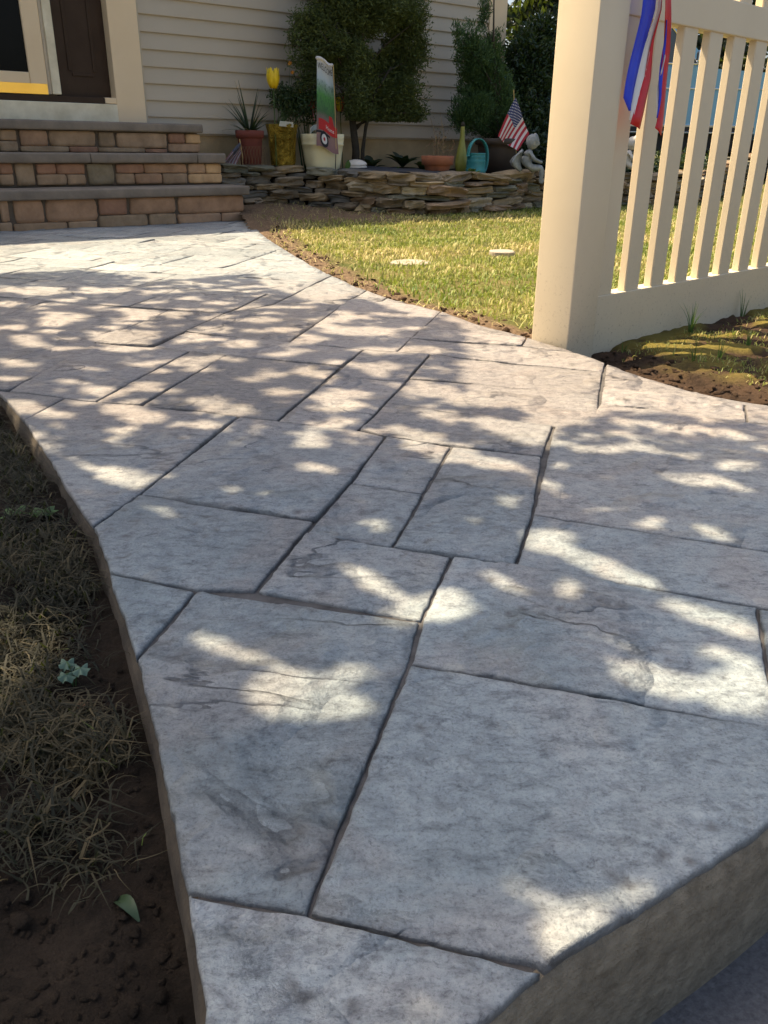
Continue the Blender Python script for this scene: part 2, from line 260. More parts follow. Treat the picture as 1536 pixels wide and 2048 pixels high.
def stamped_concrete():
    m, nt, b = new_mat('stamped_concrete')
    pos = nt.nodes.new('ShaderNodeNewGeometry').outputs['Position']
    oi = nt.nodes.new('ShaderNodeObjectInfo').outputs['Random']
    # each slab shows another piece of the stamp
    off = nt.nodes.new('ShaderNodeCombineXYZ')
    lk(nt, math_node(nt, 'MULTIPLY', oi, 37.0), off.inputs[2])
    va = nt.nodes.new('ShaderNodeVectorMath')
    lk(nt, pos, va.inputs[0])
    lk(nt, off.outputs[0], va.inputs[1])
    loc = va.outputs[0]
    # broad cement-grey tones, pinkish release powder in patches
    n1 = noise_node(nt, loc, 3.0, 4, 0.55, 0.3)
    base = ramp(nt, n1, [(0.30, (0.205, 0.245, 0.258)), (0.50, (0.285, 0.325, 0.335)), (0.70, (0.385, 0.405, 0.395))])
    n2 = noise_node(nt, loc, 5.5, 4, 0.6, 0.9)
    pink = ramp(nt, n2, [(0.50, (0, 0, 0)), (0.66, (1, 1, 1))])
    base = mix(nt, math_node(nt, 'MULTIPLY', pink, 0.28), base, (0.37, 0.305, 0.265))
    # browner release colour, plus painted shade on the middle stretch, fading towards the steps
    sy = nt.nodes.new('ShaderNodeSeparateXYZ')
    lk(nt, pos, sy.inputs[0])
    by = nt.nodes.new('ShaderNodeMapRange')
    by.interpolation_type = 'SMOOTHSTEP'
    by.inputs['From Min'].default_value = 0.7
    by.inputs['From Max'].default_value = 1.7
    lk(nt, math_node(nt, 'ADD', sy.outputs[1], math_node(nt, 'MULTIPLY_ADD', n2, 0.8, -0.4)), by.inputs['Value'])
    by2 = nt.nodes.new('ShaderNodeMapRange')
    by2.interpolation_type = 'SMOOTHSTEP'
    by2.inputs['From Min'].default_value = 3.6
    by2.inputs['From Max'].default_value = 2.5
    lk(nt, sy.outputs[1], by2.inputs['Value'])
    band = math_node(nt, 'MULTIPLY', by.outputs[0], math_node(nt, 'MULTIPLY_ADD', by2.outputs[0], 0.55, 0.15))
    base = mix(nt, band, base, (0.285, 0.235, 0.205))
    # slate grain: stretched flecks in drifts
    mp = nt.nodes.new('ShaderNodeMapping')
    mp.inputs['Rotation'].default_value = (0, 0, 0.45)
    mp.inputs['Scale'].default_value = (38, 74, 38)
    lk(nt, loc, mp.inputs['Vector'])
    gr = noise_node(nt, mp.outputs[0], 1.0, 8, 0.78, 0.5)
    fleck = ramp(nt, gr, [(0.33, (0.26, 0.265, 0.28)), (0.42, (0.60, 0.60, 0.62)), (0.51, (0.98, 0.98, 0.98)), (0.68, (1.22, 1.21, 1.19))])
    drift = ramp(nt, noise_node(nt, loc, 6.0, 5, 0.65, 0.6), [(0.34, (0.40, 0.40, 0.40)), (0.62, (0.85, 0.85, 0.85))])
    base = mix(nt, drift, base, mix(nt, 1.0, base, fleck, 'MULTIPLY'))
    n4 = noise_node(nt, pos, 330, 4, 0.75)
    speck = ramp(nt, n4, [(0.34, (0.45, 0.45, 0.46)), (0.46, (0.95, 0.95, 0.95)), (0.70, (1.15, 1.14, 1.12))])
    base = mix(nt, 0.75, base, speck, 'MULTIPLY')
    n5 = noise_node(nt, loc, 95, 6, 0.8, 0.3)
    pit = ramp(nt, n5, [(0.32, (0.42, 0.42, 0.44)), (0.43, (0.88, 0.88, 0.89)), (0.55, (1.02, 1.02, 1.02)), (0.72, (1.14, 1.13, 1.11))])
    base = mix(nt, 0.9, base, pit, 'MULTIPLY')
    # ledges where one slate layer breaks off to the next
    mp2 = nt.nodes.new('ShaderNodeMapping')
    mp2.inputs['Rotation'].default_value = (0, 0, 0.35)
    mp2.inputs['Scale'].default_value = (2.3, 3.6, 2.3)
    lk(nt, loc, mp2.inputs['Vector'])
    lay = math_node(nt, 'MULTIPLY', noise_node(nt, mp2.outputs[0], 1.0, 6, 0.50, 0.4), 6.0)
    fr = math_node(nt, 'FRACT', lay)
    stepn = nt.nodes.new('ShaderNodeMapRange')
    stepn.interpolation_type = 'SMOOTHSTEP'
    stepn.inputs['From Max'].default_value = 0.07
    lk(nt, fr, stepn.inputs['Value'])
    lh = math_node(nt, 'ADD', math_node(nt, 'FLOOR', lay), stepn.outputs[0])
    line = ramp(nt, fr, [(0.0, (0.48, 0.48, 0.49)), (0.04, (0.66, 0.66, 0.67)), (0.12, (1, 1, 1))])
    gate = ramp(nt, noise_node(nt, loc, 5.0, 3, 0.5), [(0.50, (0, 0, 0)), (0.62, (1, 1, 1))])
    base = mix(nt, gate, base, mix(nt, 1.0, base, line, 'MULTIPLY'))
    at = nt.nodes.new('ShaderNodeAttribute')
    at.attribute_name = 'crev'
    base = mix(nt, math_node(nt, 'MULTIPLY', at.outputs['Fac'], 0.85), base, (0.08, 0.074, 0.07))
    val = math_node(nt, 'MULTIPLY_ADD', oi, 0.34, 0.84)
    hs = nt.nodes.new('ShaderNodeHueSaturation')
    lk(nt, val, hs.inputs['Value'])
    lk(nt, base, hs.inputs['Color'])
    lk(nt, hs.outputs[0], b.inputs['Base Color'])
    rr = ramp(nt, noise_node(nt, pos, 70, 5, 0.7), [(0.3, (0.34, 0.34, 0.34)), (0.7, (0.62, 0.62, 0.62))])
    lk(nt, rr, b.inputs['Roughness'])
    b.inputs['Specular IOR Level'].default_value = 0.5
    p = bump(nt, b, gr, 0.7, 0.006)
    p = bump(nt, b, math_node(nt, 'MULTIPLY', lh, gate), 1.0, 0.005, p)
    p = bump(nt, b, noise_node(nt, loc, 14, 6, 0.6), 0.5, 0.02, p)
    p = bump(nt, b, n5, 0.6, 0.0025, p)
    bump(nt, b, n4, 0.5, 0.0012, p)
    MATS['stamped_concrete'] = m
    return m


def soil_mat(name, dry, wet, moss=None):
    m, nt, b = new_mat(name)
    pos = nt.nodes.new('ShaderNodeNewGeometry').outputs['Position']
    n1 = noise_node(nt, pos, 9, 6, 0.65)
    c = ramp(nt, n1, [(0.3, wet), (0.7, dry)])
    n2 = noise_node(nt, pos, 110, 5, 0.7)
    c = mix(nt, 0.7, c, ramp(nt, n2, [(0.3, (0.55, 0.55, 0.55)), (0.65, (1.15, 1.12, 1.1))]), 'MULTIPLY')
    if moss:
        at = nt.nodes.new('ShaderNodeAttribute')
        at.attribute_name = 'moss'
        mc = mix(nt, n2, tuple(x * 0.6 for x in moss), moss)
        c = mix(nt, at.outputs['Fac'], c, mc)
    lk(nt, c, b.inputs['Base Color'])
    b.inputs['Roughness'].default_value = 0.95
    b.inputs['Specular IOR Level'].default_value = 0.15
    p = bump(nt, b, noise_node(nt, pos, 45, 8, 0.7), 0.9, 0.02)
    bump(nt, b, noise_node(nt, pos, 260, 5, 0.7), 0.7, 0.004, p)
    MATS[name] = m
    return m


def lawn_mat():
    m, nt, b = new_mat('lawn_ground')
    pos = nt.nodes.new('ShaderNodeNewGeometry').outputs['Position']
    at = nt.nodes.new('ShaderNodeAttribute')
    at.attribute_name = 'soil'
    n1 = noise_node(nt, pos, 3, 6, 0.65)
    g = ramp(nt, n1, [(0.35, (0.07, 0.085, 0.022)), (0.55, (0.16, 0.14, 0.05)), (0.7, (0.26, 0.20, 0.09))])
    n2 = noise_node(nt, pos, 90, 5, 0.7)
    s = ramp(nt, n2, [(0.3, (0.085, 0.058, 0.036)), (0.7, (0.25, 0.172, 0.108))])
    c = mix(nt, at.outputs['Fac'], g, s)
    c = mix(nt, 0.6, c, ramp(nt, n2, [(0.3, (0.55, 0.55, 0.55)), (0.65, (1.1, 1.1, 1.1))]), 'MULTIPLY')
    lk(nt, c, b.inputs['Base Color'])
    b.inputs['Roughness'].default_value = 0.95
    b.inputs['Specular IOR Level'].default_value = 0.1
    p = bump(nt, b, noise_node(nt, pos, 40, 8, 0.7), 0.9, 0.02)
    bump(nt, b, n2, 0.6, 0.005, p)
    MATS['lawn_ground'] = m
    return m


# ---------------------------------------------------------------- object helpers
def tag(o, label=None, cat=None, group=None, kind=None):
    if label:
        o['label'] = label
    if cat:
        o['category'] = cat
    if group:
        o['group'] = group
    if kind:
        o['kind'] = kind
    return o


def thing(name, label, cat, loc=(0, 0, 0), group=None):
    o = bpy.data.objects.new(name, None)
    o.empty_display_size = 0.1
    o.location = loc
    col.objects.link(o)
    return tag(o, label, cat, group)


def origin_of(p):
    v = Vector((0, 0, 0))
    while p is not None:
        v += p.location
        p = p.parent
    return v


def build(name, V, F, m, parent=None, smooth=False, attrs=None, mats=None, fmat=None, uv=None):
    """one mesh object; V in world coordinates"""
    V = np.asarray(V, dtype=np.float64).reshape(-1, 3)
    if parent is not None:
        V = V - np.array(origin_of(parent))
    me = bpy.data.meshes.new(name)
    if isinstance(F, np.ndarray):
        n, k = F.shape
        me.vertices.add(len(V))
        me.vertices.foreach_set('co', V.astype(np.float32).ravel())
        me.loops.add(n * k)
        me.loops.foreach_set('vertex_index', F.astype(np.int32).ravel())
        me.polygons.add(n)
        me.polygons.foreach_set('loop_start', np.arange(0, n * k, k, dtype=np.int32))
        me.polygons.foreach_set('loop_total', np.full(n, k, dtype=np.int32))
        me.update(calc_edges=True)
    else:
        me.from_pydata([tuple(v) for v in V], [], F)
        me.update()
    if attrs:
        for k, a in attrs.items():
            at = me.attributes.new(k, 'FLOAT', 'POINT')
            at.data.foreach_set('value', np.asarray(a, dtype=np.float32))
    if uv is not None:
        l = me.uv_layers.new(name='UVMap')
        for lp in me.loops:
            l.data[lp.index].uv = uv[lp.vertex_index]
    for mm in (mats or [m]):
        me.materials.append(mm)
    if fmat is not None:
        me.polygons.foreach_set('material_index', np.asarray(fmat, dtype=np.int32))
    if smooth:
        me.polygons.foreach_set('use_smooth', np.ones(len(me.polygons), dtype=bool))
    o = bpy.data.objects.new(name, me)
    col.objects.link(o)
    if parent is not None:
        o.parent = parent
    return o


def from_bm(name, bm, m, parent=None, smooth=False, mats=None):
    bmesh.ops.recalc_face_normals(bm, faces=bm.faces)
    off = -origin_of(parent) if parent is not None else Vector((0, 0, 0))
    for v in bm.verts:
        v.co += off
    me = bpy.data.meshes.new(name)
    bm.to_mesh(me)
    bm.free()
    for mm in (mats or [m]):
        me.materials.append(mm)
    if smooth:
        me.polygons.foreach_set('use_smooth', np.ones(len(me.polygons), dtype=bool))
    o = bpy.data.objects.new(name, me)
    col.objects.link(o)
    if parent is not None:
        o.parent = parent
    return o


def box_bm(x0, x1, y0, y1, z0, z1, f=None, bevel=0.0, seg=1):
    """axis box in a local frame; f maps (a,b,c) to world"""
    bm = bmesh.new()
    vs_ = [bm.verts.new((x, y, z)) for z in (z0, z1) for y in (y0, y1) for x in (x0, x1)]
    for q in ((0, 2, 3, 1), (4, 5, 7, 6), (0, 1, 5, 4), (2, 6, 7, 3), (0, 4, 6, 2), (1, 3, 7, 5)):
        bm.faces.new([vs_[i] for i in q])
    if bevel:
        bmesh.ops.bevel(bm, geom=list(bm.edges), offset=bevel, segments=seg, affect='EDGES', profile=0.6)
    if f:
        for v in bm.verts:
            v.co = Vector(f(*v.co))
    return bm


def prism(pts, a0, a1, f):
    """closed profile pts [(p,q)] extruded from a0 to a1; f(a,p,q) to world"""
    n = len(pts)
    V = [f(a0, p, q) for p, q in pts] + [f(a1, p, q) for p, q in pts]
    F = [(i, (i + 1) % n, n + (i + 1) % n, n + i) for i in range(n)] + [tuple(range(n))[::-1], tuple(range(n, 2 * n))]
    return V, F


def tube(path, radii, seg=8, cap=True):
    P = [Vector(p) for p in path]
    if isinstance(radii, (int, float)):
        radii = [radii] * len(P)
    V, F = [], []
    up = Vector((0.13, 0.21, 1)).normalized()
    for i, p in enumerate(P):
        t = (P[min(i + 1, len(P) - 1)] - P[max(i - 1, 0)]).normalized()
        a = t.cross(up)
        if a.length < 1e-3:
            a = t.cross(Vector((1, 0, 0)))
        a.normalize()
        b = t.cross(a)
        for k in range(seg):
            w = 2 * math.pi * k / seg
            V.append(tuple(p + radii[i] * (math.cos(w) * a + math.sin(w) * b)))
    for i in range(len(P) - 1):
        for k in range(seg):
            F.append((i * seg + k, i * seg + (k + 1) % seg, (i + 1) * seg + (k + 1) % seg, (i + 1) * seg + k))
    if cap:
        F.append(tuple(range(seg))[::-1])
        F.append(tuple(range((len(P) - 1) * seg, len(P) * seg)))
    return V, F


def join(parts):
    V, F = [], []
    for v, f in parts:
        o = len(V)
        V += list(v)
        F += [tuple(i + o for i in q) for q in f]
    return V, F


def lathe(prof, c, seg=28, sx=1.0, sy=1.0, ribs=0, ribd=0.0):
    """profile [(r,z)] about a vertical axis at c, closed at bottom"""
    V, F = [], []
    for r, z in prof:
        for k in range(seg):
            w = 2 * math.pi * k / seg
            rr = r * (1 + (ribd * math.cos(ribs * w) if ribs else 0))
            V.append((c[0] + rr * sx * math.cos(w), c[1] + rr * sy * math.sin(w), c[2] + z))
    for i in range(len(prof) - 1):
        for k in range(seg):
            F.append((i * seg + k, i * seg + (k + 1) % seg, (i + 1) * seg + (k + 1) % seg, (i + 1) * seg + k))
    F.append(tuple(range(seg))[::-1])
    return V, F


def leaves(name, P, size, m, parent=None, tint=None, aspect=0.55, normals=None, dirs=None, fold=0.18, kind=None):
    """many small four-sided leaves (two triangles, folded on the midrib) in one mesh"""
    P = np.asarray(P, dtype=np.float64)
    n = len(P)
    size = np.broadcast_to(np.asarray(size, dtype=np.float64), (n,))
    if dirs is None:
        dirs = rng.normal(size=(n, 3))
    d = dirs / np.linalg.norm(dirs, axis=1)[:, None]
    if normals is None:
        normals = rng.normal(size=(n, 3))
    s = np.cross(d, normals)
    s /= np.maximum(np.linalg.norm(s, axis=1), 1e-6)[:, None]
    nn = np.cross(s, d)
    L = size[:, None]
    a = P - d * L * 0.5
    t = P + d * L * 0.5
    w = L * aspect * 0.5
    l = P - d * L * 0.05 + s * w + nn * L * fold
    r = P - d * L * 0.05 - s * w + nn * L * fold
    V = np.stack([a, l, t, r], axis=1).reshape(-1, 3)
    i = np.arange(n)[:, None] * 4
    F = np.concatenate([i + np.array([[0, 2, 1]]), i + np.array([[0, 3, 2]])], axis=0)
    if tint is None:
        tint = rng.random(n)
    o = build(name, V, F, m, parent, attrs={'tint': np.repeat(np.clip(tint, 0, 1), 4)})
    if kind:
        o['kind'] = kind
    return o


def blades(name, P, h, w, lean, m, tint, parent=None, curl=0.5):
    """grass blades: bent strips of three faces"""
    n = len(P)
    P = np.asarray(P, dtype=np.float64)
    ang = rng.random(n) * 2 * math.pi
    dx = np.stack([np.cos(ang), np.sin(ang), np.zeros(n)], axis=1)
    sd_ = np.stack([-np.sin(ang), np.cos(ang), np.zeros(n)], axis=1)
    h = np.broadcast_to(h, (n,))[:, None]
    w = np.broadcast_to(w, (n,))[:, None]
    lean = np.broadcast_to(lean, (n,))[:, None]
    z = np.array([0, 0, 1.0])
    m1 = P + z * h * 0.5 + dx * h * lean * 0.3
    tp = P + z * h * np.clip(1 - lean * curl, 0.05, 1) + dx * h * lean
    V = np.stack([P - sd_ * w * .5, P + sd_ * w * .5, m1 + sd_ * w * .38, m1 - sd_ * w * .38, tp], axis=1).reshape(-1, 3)
    i = np.arange(n)[:, None] * 5
    F = np.concatenate([i + np.array([[0, 1, 2]]), i + np.array([[0, 2, 3]]), i + np.array([[3, 2, 4]])], axis=0)
    return build(name, V, F, m, parent, attrs={'tint': np.repeat(np.clip(tint, 0, 1), 5)})


def rough_stone(w, d, h, seed, jit=0.12, rnd=0.22, n=3):
    """lumpy block centred on the origin, w x d x h"""
    g = np.linspace(-1, 1, n + 1)
    V, idx = [], {}
    F = []

    def vid(a, b, c):
        k = (a, b, c)
        if k not in idx:
            x, y, z = g[a], g[b], g[c]
            q = Vector((x, y, z))
            e = sorted((abs(x), abs(y), abs(z)))
            cut = 1 - rnd * max(0, (e[1] - 0.6)) * 0.9 - rnd * max(0, (e[0] - 0.6)) * 0.7
            nv = noise.noise_vector(q * 0.9 + Vector((seed * 3.1, seed * 1.7, seed * 0.9)))
            idx[k] = len(V)
            nv = nv + 0.5 * noise.noise_vector(q * 2.3 + Vector((seed * 1.1, -seed, seed * 2.3)))
            V.append(((x * cut + nv.x * jit * min(1.0, h / w * 2.0)) * w / 2, (y * cut + nv.y * jit) * d / 2, (z * cut + nv.z * jit) * h / 2))
        return idx[k]
    for a in range(n):
        for b in range(n):
            F.append((vid(a, b, 0), vid(a, b + 1, 0), vid(a + 1, b + 1, 0), vid(a + 1, b, 0)))
            F.append((vid(a, b, n), vid(a + 1, b, n), vid(a + 1, b + 1, n), vid(a, b + 1, n)))
            F.append((vid(a, 0, b), vid(a + 1, 0, b), vid(a + 1, 0, b + 1), vid(a, 0, b + 1)))
            F.append((vid(a, n, b), vid(a, n, b + 1), vid(a + 1, n, b + 1), vid(a + 1, n, b)))
            F.append((vid(0, a, b), vid(0, a, b + 1), vid(0, a + 1, b + 1), vid(0, a + 1, b)))
            F.append((vid(n, a, b), vid(n, a + 1, b), vid(n, a + 1, b + 1), vid(n, a, b + 1)))
    return np.array(V), F


def sstep(a, b, x):
    t = np.clip((x - a) / (b - a), 0, 1)
    return t * t * (3 - 2 * t)


def vnoise(X, Y, scale, seed=0.0, octv=3):
    """fractal noise sampled on arrays"""
    out = np.empty(X.size)
    for i, (x, y) in enumerate(zip(X.ravel(), Y.ravel())):
        out[i] = noise.fractal(Vector((x * scale + seed, y * scale - seed, seed * 0.37)), 0.9, 2.1, octv)
    return out.reshape(X.shape)


# ---------------------------------------------------------------- frames of reference
HA = R(52)
HU = np.array([math.sin(HA), math.cos(HA), 0.0])           # along the house front
HN = np.array([math.cos(HA), -math.sin(HA), 0.0])          # out of the house front
HB = np.array([-0.986, 6.068, 0.0])                        # foot of the steps, right end
FA = R(47.3)
FU = np.array([math.sin(FA), math.cos(FA), 0.0])           # along the fence
FN = np.array([math.cos(FA), -math.sin(FA), 0.0])          # out of the fence front
FB = np.array([0.466, 2.119, 0.0])                         # front corner of the gate post


def HW(s, d, z):
    return tuple(HB + HU * s - HN * d + np.array([0, 0, z]))


def FW(s, d, z):
    return tuple(FB + FU * s - FN * d + np.array([0, 0, z]))


def house_d(x, y):
    return -((x - HB[0]) * HN[0] + (y - HB[1]) * HN[1])


def house_s(x, y):
    return (x - HB[0]) * HU[0] + (y - HB[1]) * HU[1]


def fence_d(x, y):
    return -((x - FB[0]) * FN[0] + (y - FB[1]) * FN[1])


def lawn_z(x, y):
    d = house_d(x, y)
    s = house_s(x, y)
    mound = 0.045 * np.exp(-((s - 0.35) / 0.45) ** 2 - ((d - 0.35) / 0.5) ** 2)
    return -0.024 + 0.054 * sstep(-1.3, 0.0, d) + mound + 0.13 * sstep(8.5, 10.0, y)

# ================================================================ SETTING
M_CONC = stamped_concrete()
M_GROOVE = mat('groove_concrete', (0.12, 0.112, 0.105), (0.055, 0.051, 0.048), 30, 0.85, 0.5, 200)
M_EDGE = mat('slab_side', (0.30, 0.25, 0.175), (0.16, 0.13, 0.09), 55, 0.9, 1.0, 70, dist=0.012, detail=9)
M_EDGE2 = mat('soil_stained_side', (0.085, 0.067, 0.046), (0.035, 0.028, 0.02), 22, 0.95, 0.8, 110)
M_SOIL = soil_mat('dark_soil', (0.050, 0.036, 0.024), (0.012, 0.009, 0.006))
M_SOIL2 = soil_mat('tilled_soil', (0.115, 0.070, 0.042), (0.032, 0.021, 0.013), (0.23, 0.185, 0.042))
M_LAWN = lawn_mat()
M_ASPH = mat('asphalt', (0.13, 0.13, 0.135), (0.07, 0.07, 0.075), 220, 0.85, 0.8, 300)

# the wide ground everything stands on
_g = 260.0
tag(build('ground', [(-_g, -_g, -0.2), (_g, -_g, -0.2), (_g, _g, -0.2), (-_g, _g, -0.2)], [(0, 1, 2, 3)],
          mat('far_ground', (0.07, 0.085, 0.025), (0.10, 0.085, 0.04), 0.8, 0.95)), 'mown grass ground reaching to the horizon', kind='structure')

# outline of the walkway, counter-clockwise seen from above
EDGE_LEFT_FULL = [(-2.55, 4.74), (-2.28, 4.1), (-1.95, 3.35), (-1.55, 2.65), (-1.15, 2.1)] + EDGE_LEFT + [(-0.10, 0.27), (-0.092, 0.225)]
EDGE_FRONT_FULL = [(-0.07, 0.212), (0.0, 0.262)] + EDGE_FRONT[::-1] + [(0.5, 0.61), (0.8, 0.83), (1.1, 1.03)]
EDGE_RIGHT_FULL = [(1.12, 1.1), (1.02, 1.33), (0.88, 1.5)] + EDGE_RIGHT[::-1]
OUT = EDGE_LEFT_FULL + EDGE_FRONT_FULL + EDGE_RIGHT_FULL
BACK_L = (-2.55, 4.74)
OUT = OUT + [tuple(np.array(HW(0.03, 0.1, 0))[:2]), tuple(np.array(HW(-2.3, 0.1, 0))[:2])]


def densify(poly, step):
    out = []
    for i, p in enumerate(poly):
        q = poly[(i + 1) % len(poly)]
        L = math.dist(p, q)
        k = max(1, int(L / step))
        for j in range(k):
            t = j / k
            out.append((p[0] + (q[0] - p[0]) * t, p[1] + (q[1] - p[1]) * t))
    return out


def area(poly):
    return 0.5 * sum(poly[i][0] * poly[(i + 1) % len(poly)][1] - poly[(i + 1) % len(poly)][0] * poly[i][1] for i in range(len(poly)))


def smooth_poly(poly, it=1):
    for _ in range(it):
        out = []
        for i, p in enumerate(poly):
            q = poly[(i + 1) % len(poly)]
            if math.dist(p, q) < 1e-4:
                continue
            out.append((p[0] * .75 + q[0] * .25, p[1] * .75 + q[1] * .25))
            out.append((p[0] * .25 + q[0] * .75, p[1] * .25 + q[1] * .75))
        poly = out
    return poly


def inset(poly, t):
    """move every edge of a (nearly) simple ccw polygon inwards by t (vertex normals)"""
    n = len(poly)
    out = []
    for i in range(n):
        p0, p1, p2 = (Vector(poly[i - 1]), Vector(poly[i]), Vector(poly[(i + 1) % n]))
        a = (p1 - p0)
        b = (p2 - p1)
        if a.length < 1e-7 or b.length < 1e-7:
            out.append(tuple(p1))
            continue
        na = Vector((-a.y, a.x)).normalized()
        nb = Vector((-b.y, b.x)).normalized()
        m_ = (na + nb)
        if m_.length < 1e-4:
            out.append(tuple(p1 + na * t))
            continue
        m_.normalize()
        k = t / max(0.35, m_.dot(na))
        out.append(tuple(p1 + m_ * k))
    return out


def clip_convex(sub, clip):
    """Sutherland-Hodgman: subject polygon cut by a convex ccw polygon"""
    out = list(sub)
    n = len(clip)
    for i in range(n):
        a, b = clip[i], clip[(i + 1) % n]
        if math.dist(a, b) < 1e-6:
            continue
        ex, ey = b[0] - a[0], b[1] - a[1]
        inp, out = out, []
        if not inp:
            return []
        def side(p):
            return ex * (p[1] - a[1]) - ey * (p[0] - a[0])
        for j in range(len(inp)):
            p, q = inp[j - 1], inp[j]
            sp, sq = side(p), side(q)
            if (sp >= 0) != (sq >= 0):
                t = sp / (sp - sq)
                out.append((p[0] + (q[0] - p[0]) * t, p[1] + (q[1] - p[1]) * t))
            if sq >= 0:
                out.append(q)
    res = []
    for p in out:
        if not res or math.dist(p, res[-1]) > 1e-4:
            res.append(p)
    return res


def hull(pts):
    pts = sorted(set(pts))
    def half(seq):
        h = []
        for p in seq:
            while len(h) > 1 and (h[-1][0] - h[-2][0]) * (p[1] - h[-2][1]) - (h[-1][1] - h[-2][1]) * (p[0] - h[-2][0]) <= 0:
                h.pop()
            h.append(p)
        return h
    a, b = half(pts), half(pts[::-1])
    return a[:-1] + b[:-1]


if area(OUT) < 0:
    OUT = OUT[::-1]
OUTS = densify(OUT, 0.03)
# body of the walkway: sides down into the soil, rounded lip, top at the bottom of the grooves
GZ = -0.0050
rings = [(0.0, -0.16), (0.0, -0.030), (0.003, -0.016), (0.007, -0.008), (0.012, GZ)]
V, F = [], []
n0 = len(OUTS)
jx = [noise.noise(Vector((p[0] * 9, p[1] * 9, 3.3))) * 0.004 for p in OUTS]
for t, z in rings:
    ip = inset(OUTS, t + 0.004)
    for k, p in enumerate(ip):
        V.append((p[0] + jx[k], p[1] + jx[k], z))
for r in range(len(rings) - 1):
    for i in range(n0):
        j = (i + 1) % n0
        F.append((r * n0 + i, r * n0 + j, (r + 1) * n0 + j, (r + 1) * n0 + i))
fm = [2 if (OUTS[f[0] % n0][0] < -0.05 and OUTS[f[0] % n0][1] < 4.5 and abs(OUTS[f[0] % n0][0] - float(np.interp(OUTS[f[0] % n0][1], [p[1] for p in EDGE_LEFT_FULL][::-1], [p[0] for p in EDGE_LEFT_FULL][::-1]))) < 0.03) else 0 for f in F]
top = [(v[0], v[1]) for v in V[-n0:]]
tv, te, tf, *_ = delaunay_2d_cdt([Vector(p) for p in top], [(i, (i + 1) % n0) for i in range(n0)], [], 1, 1e-6)
o0 = len(V)
V += [(v.x, v.y, GZ) for v in tv]
F += [tuple(o0 + i for i in f) for f in tf]
fm += [1] * len(tf)
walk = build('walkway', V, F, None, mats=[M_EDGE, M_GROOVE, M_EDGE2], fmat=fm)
tag(walk, 'grey stamped concrete walkway curving from the driveway to the steps', kind='structure')


def relief(x, y, sd_=0.0):
    """slate-like relief: broad swells and thin ledges; returns height, ledge mask"""
    q = Vector((x * 3.1 + y * 0.8, y * 2.3 - x * 0.5, sd_ * 5.0))
    v = noise.fractal(q, 0.75, 2.1, 5) * 2.6
    fl = math.floor(v)
    fr = v - fl
    w = min(fr, 1 - fr)
    ledge = max(0.0, 1 - w / 0.030) if fr < 0.5 else max(0.0, 1 - w / 0.012)
    gate = noise.noise(Vector((x * 4.0, y * 4.0, 9.1 + sd_)))
    gate = min(1.0, max(0.0, (gate + 0.12) * 3.5))
    k = min(1.0, fr / 0.05)
    h = 0.0026 * gate * (fl + k * k * (3 - 2 * k))
    h *= 0.8
    h += 0.0018 * noise.noise(Vector((x * 7, y * 7, 1.5))) + 0.0007 * noise.noise(Vector((x * 31, y * 31, 4.5)))
    return h, ledge * gate


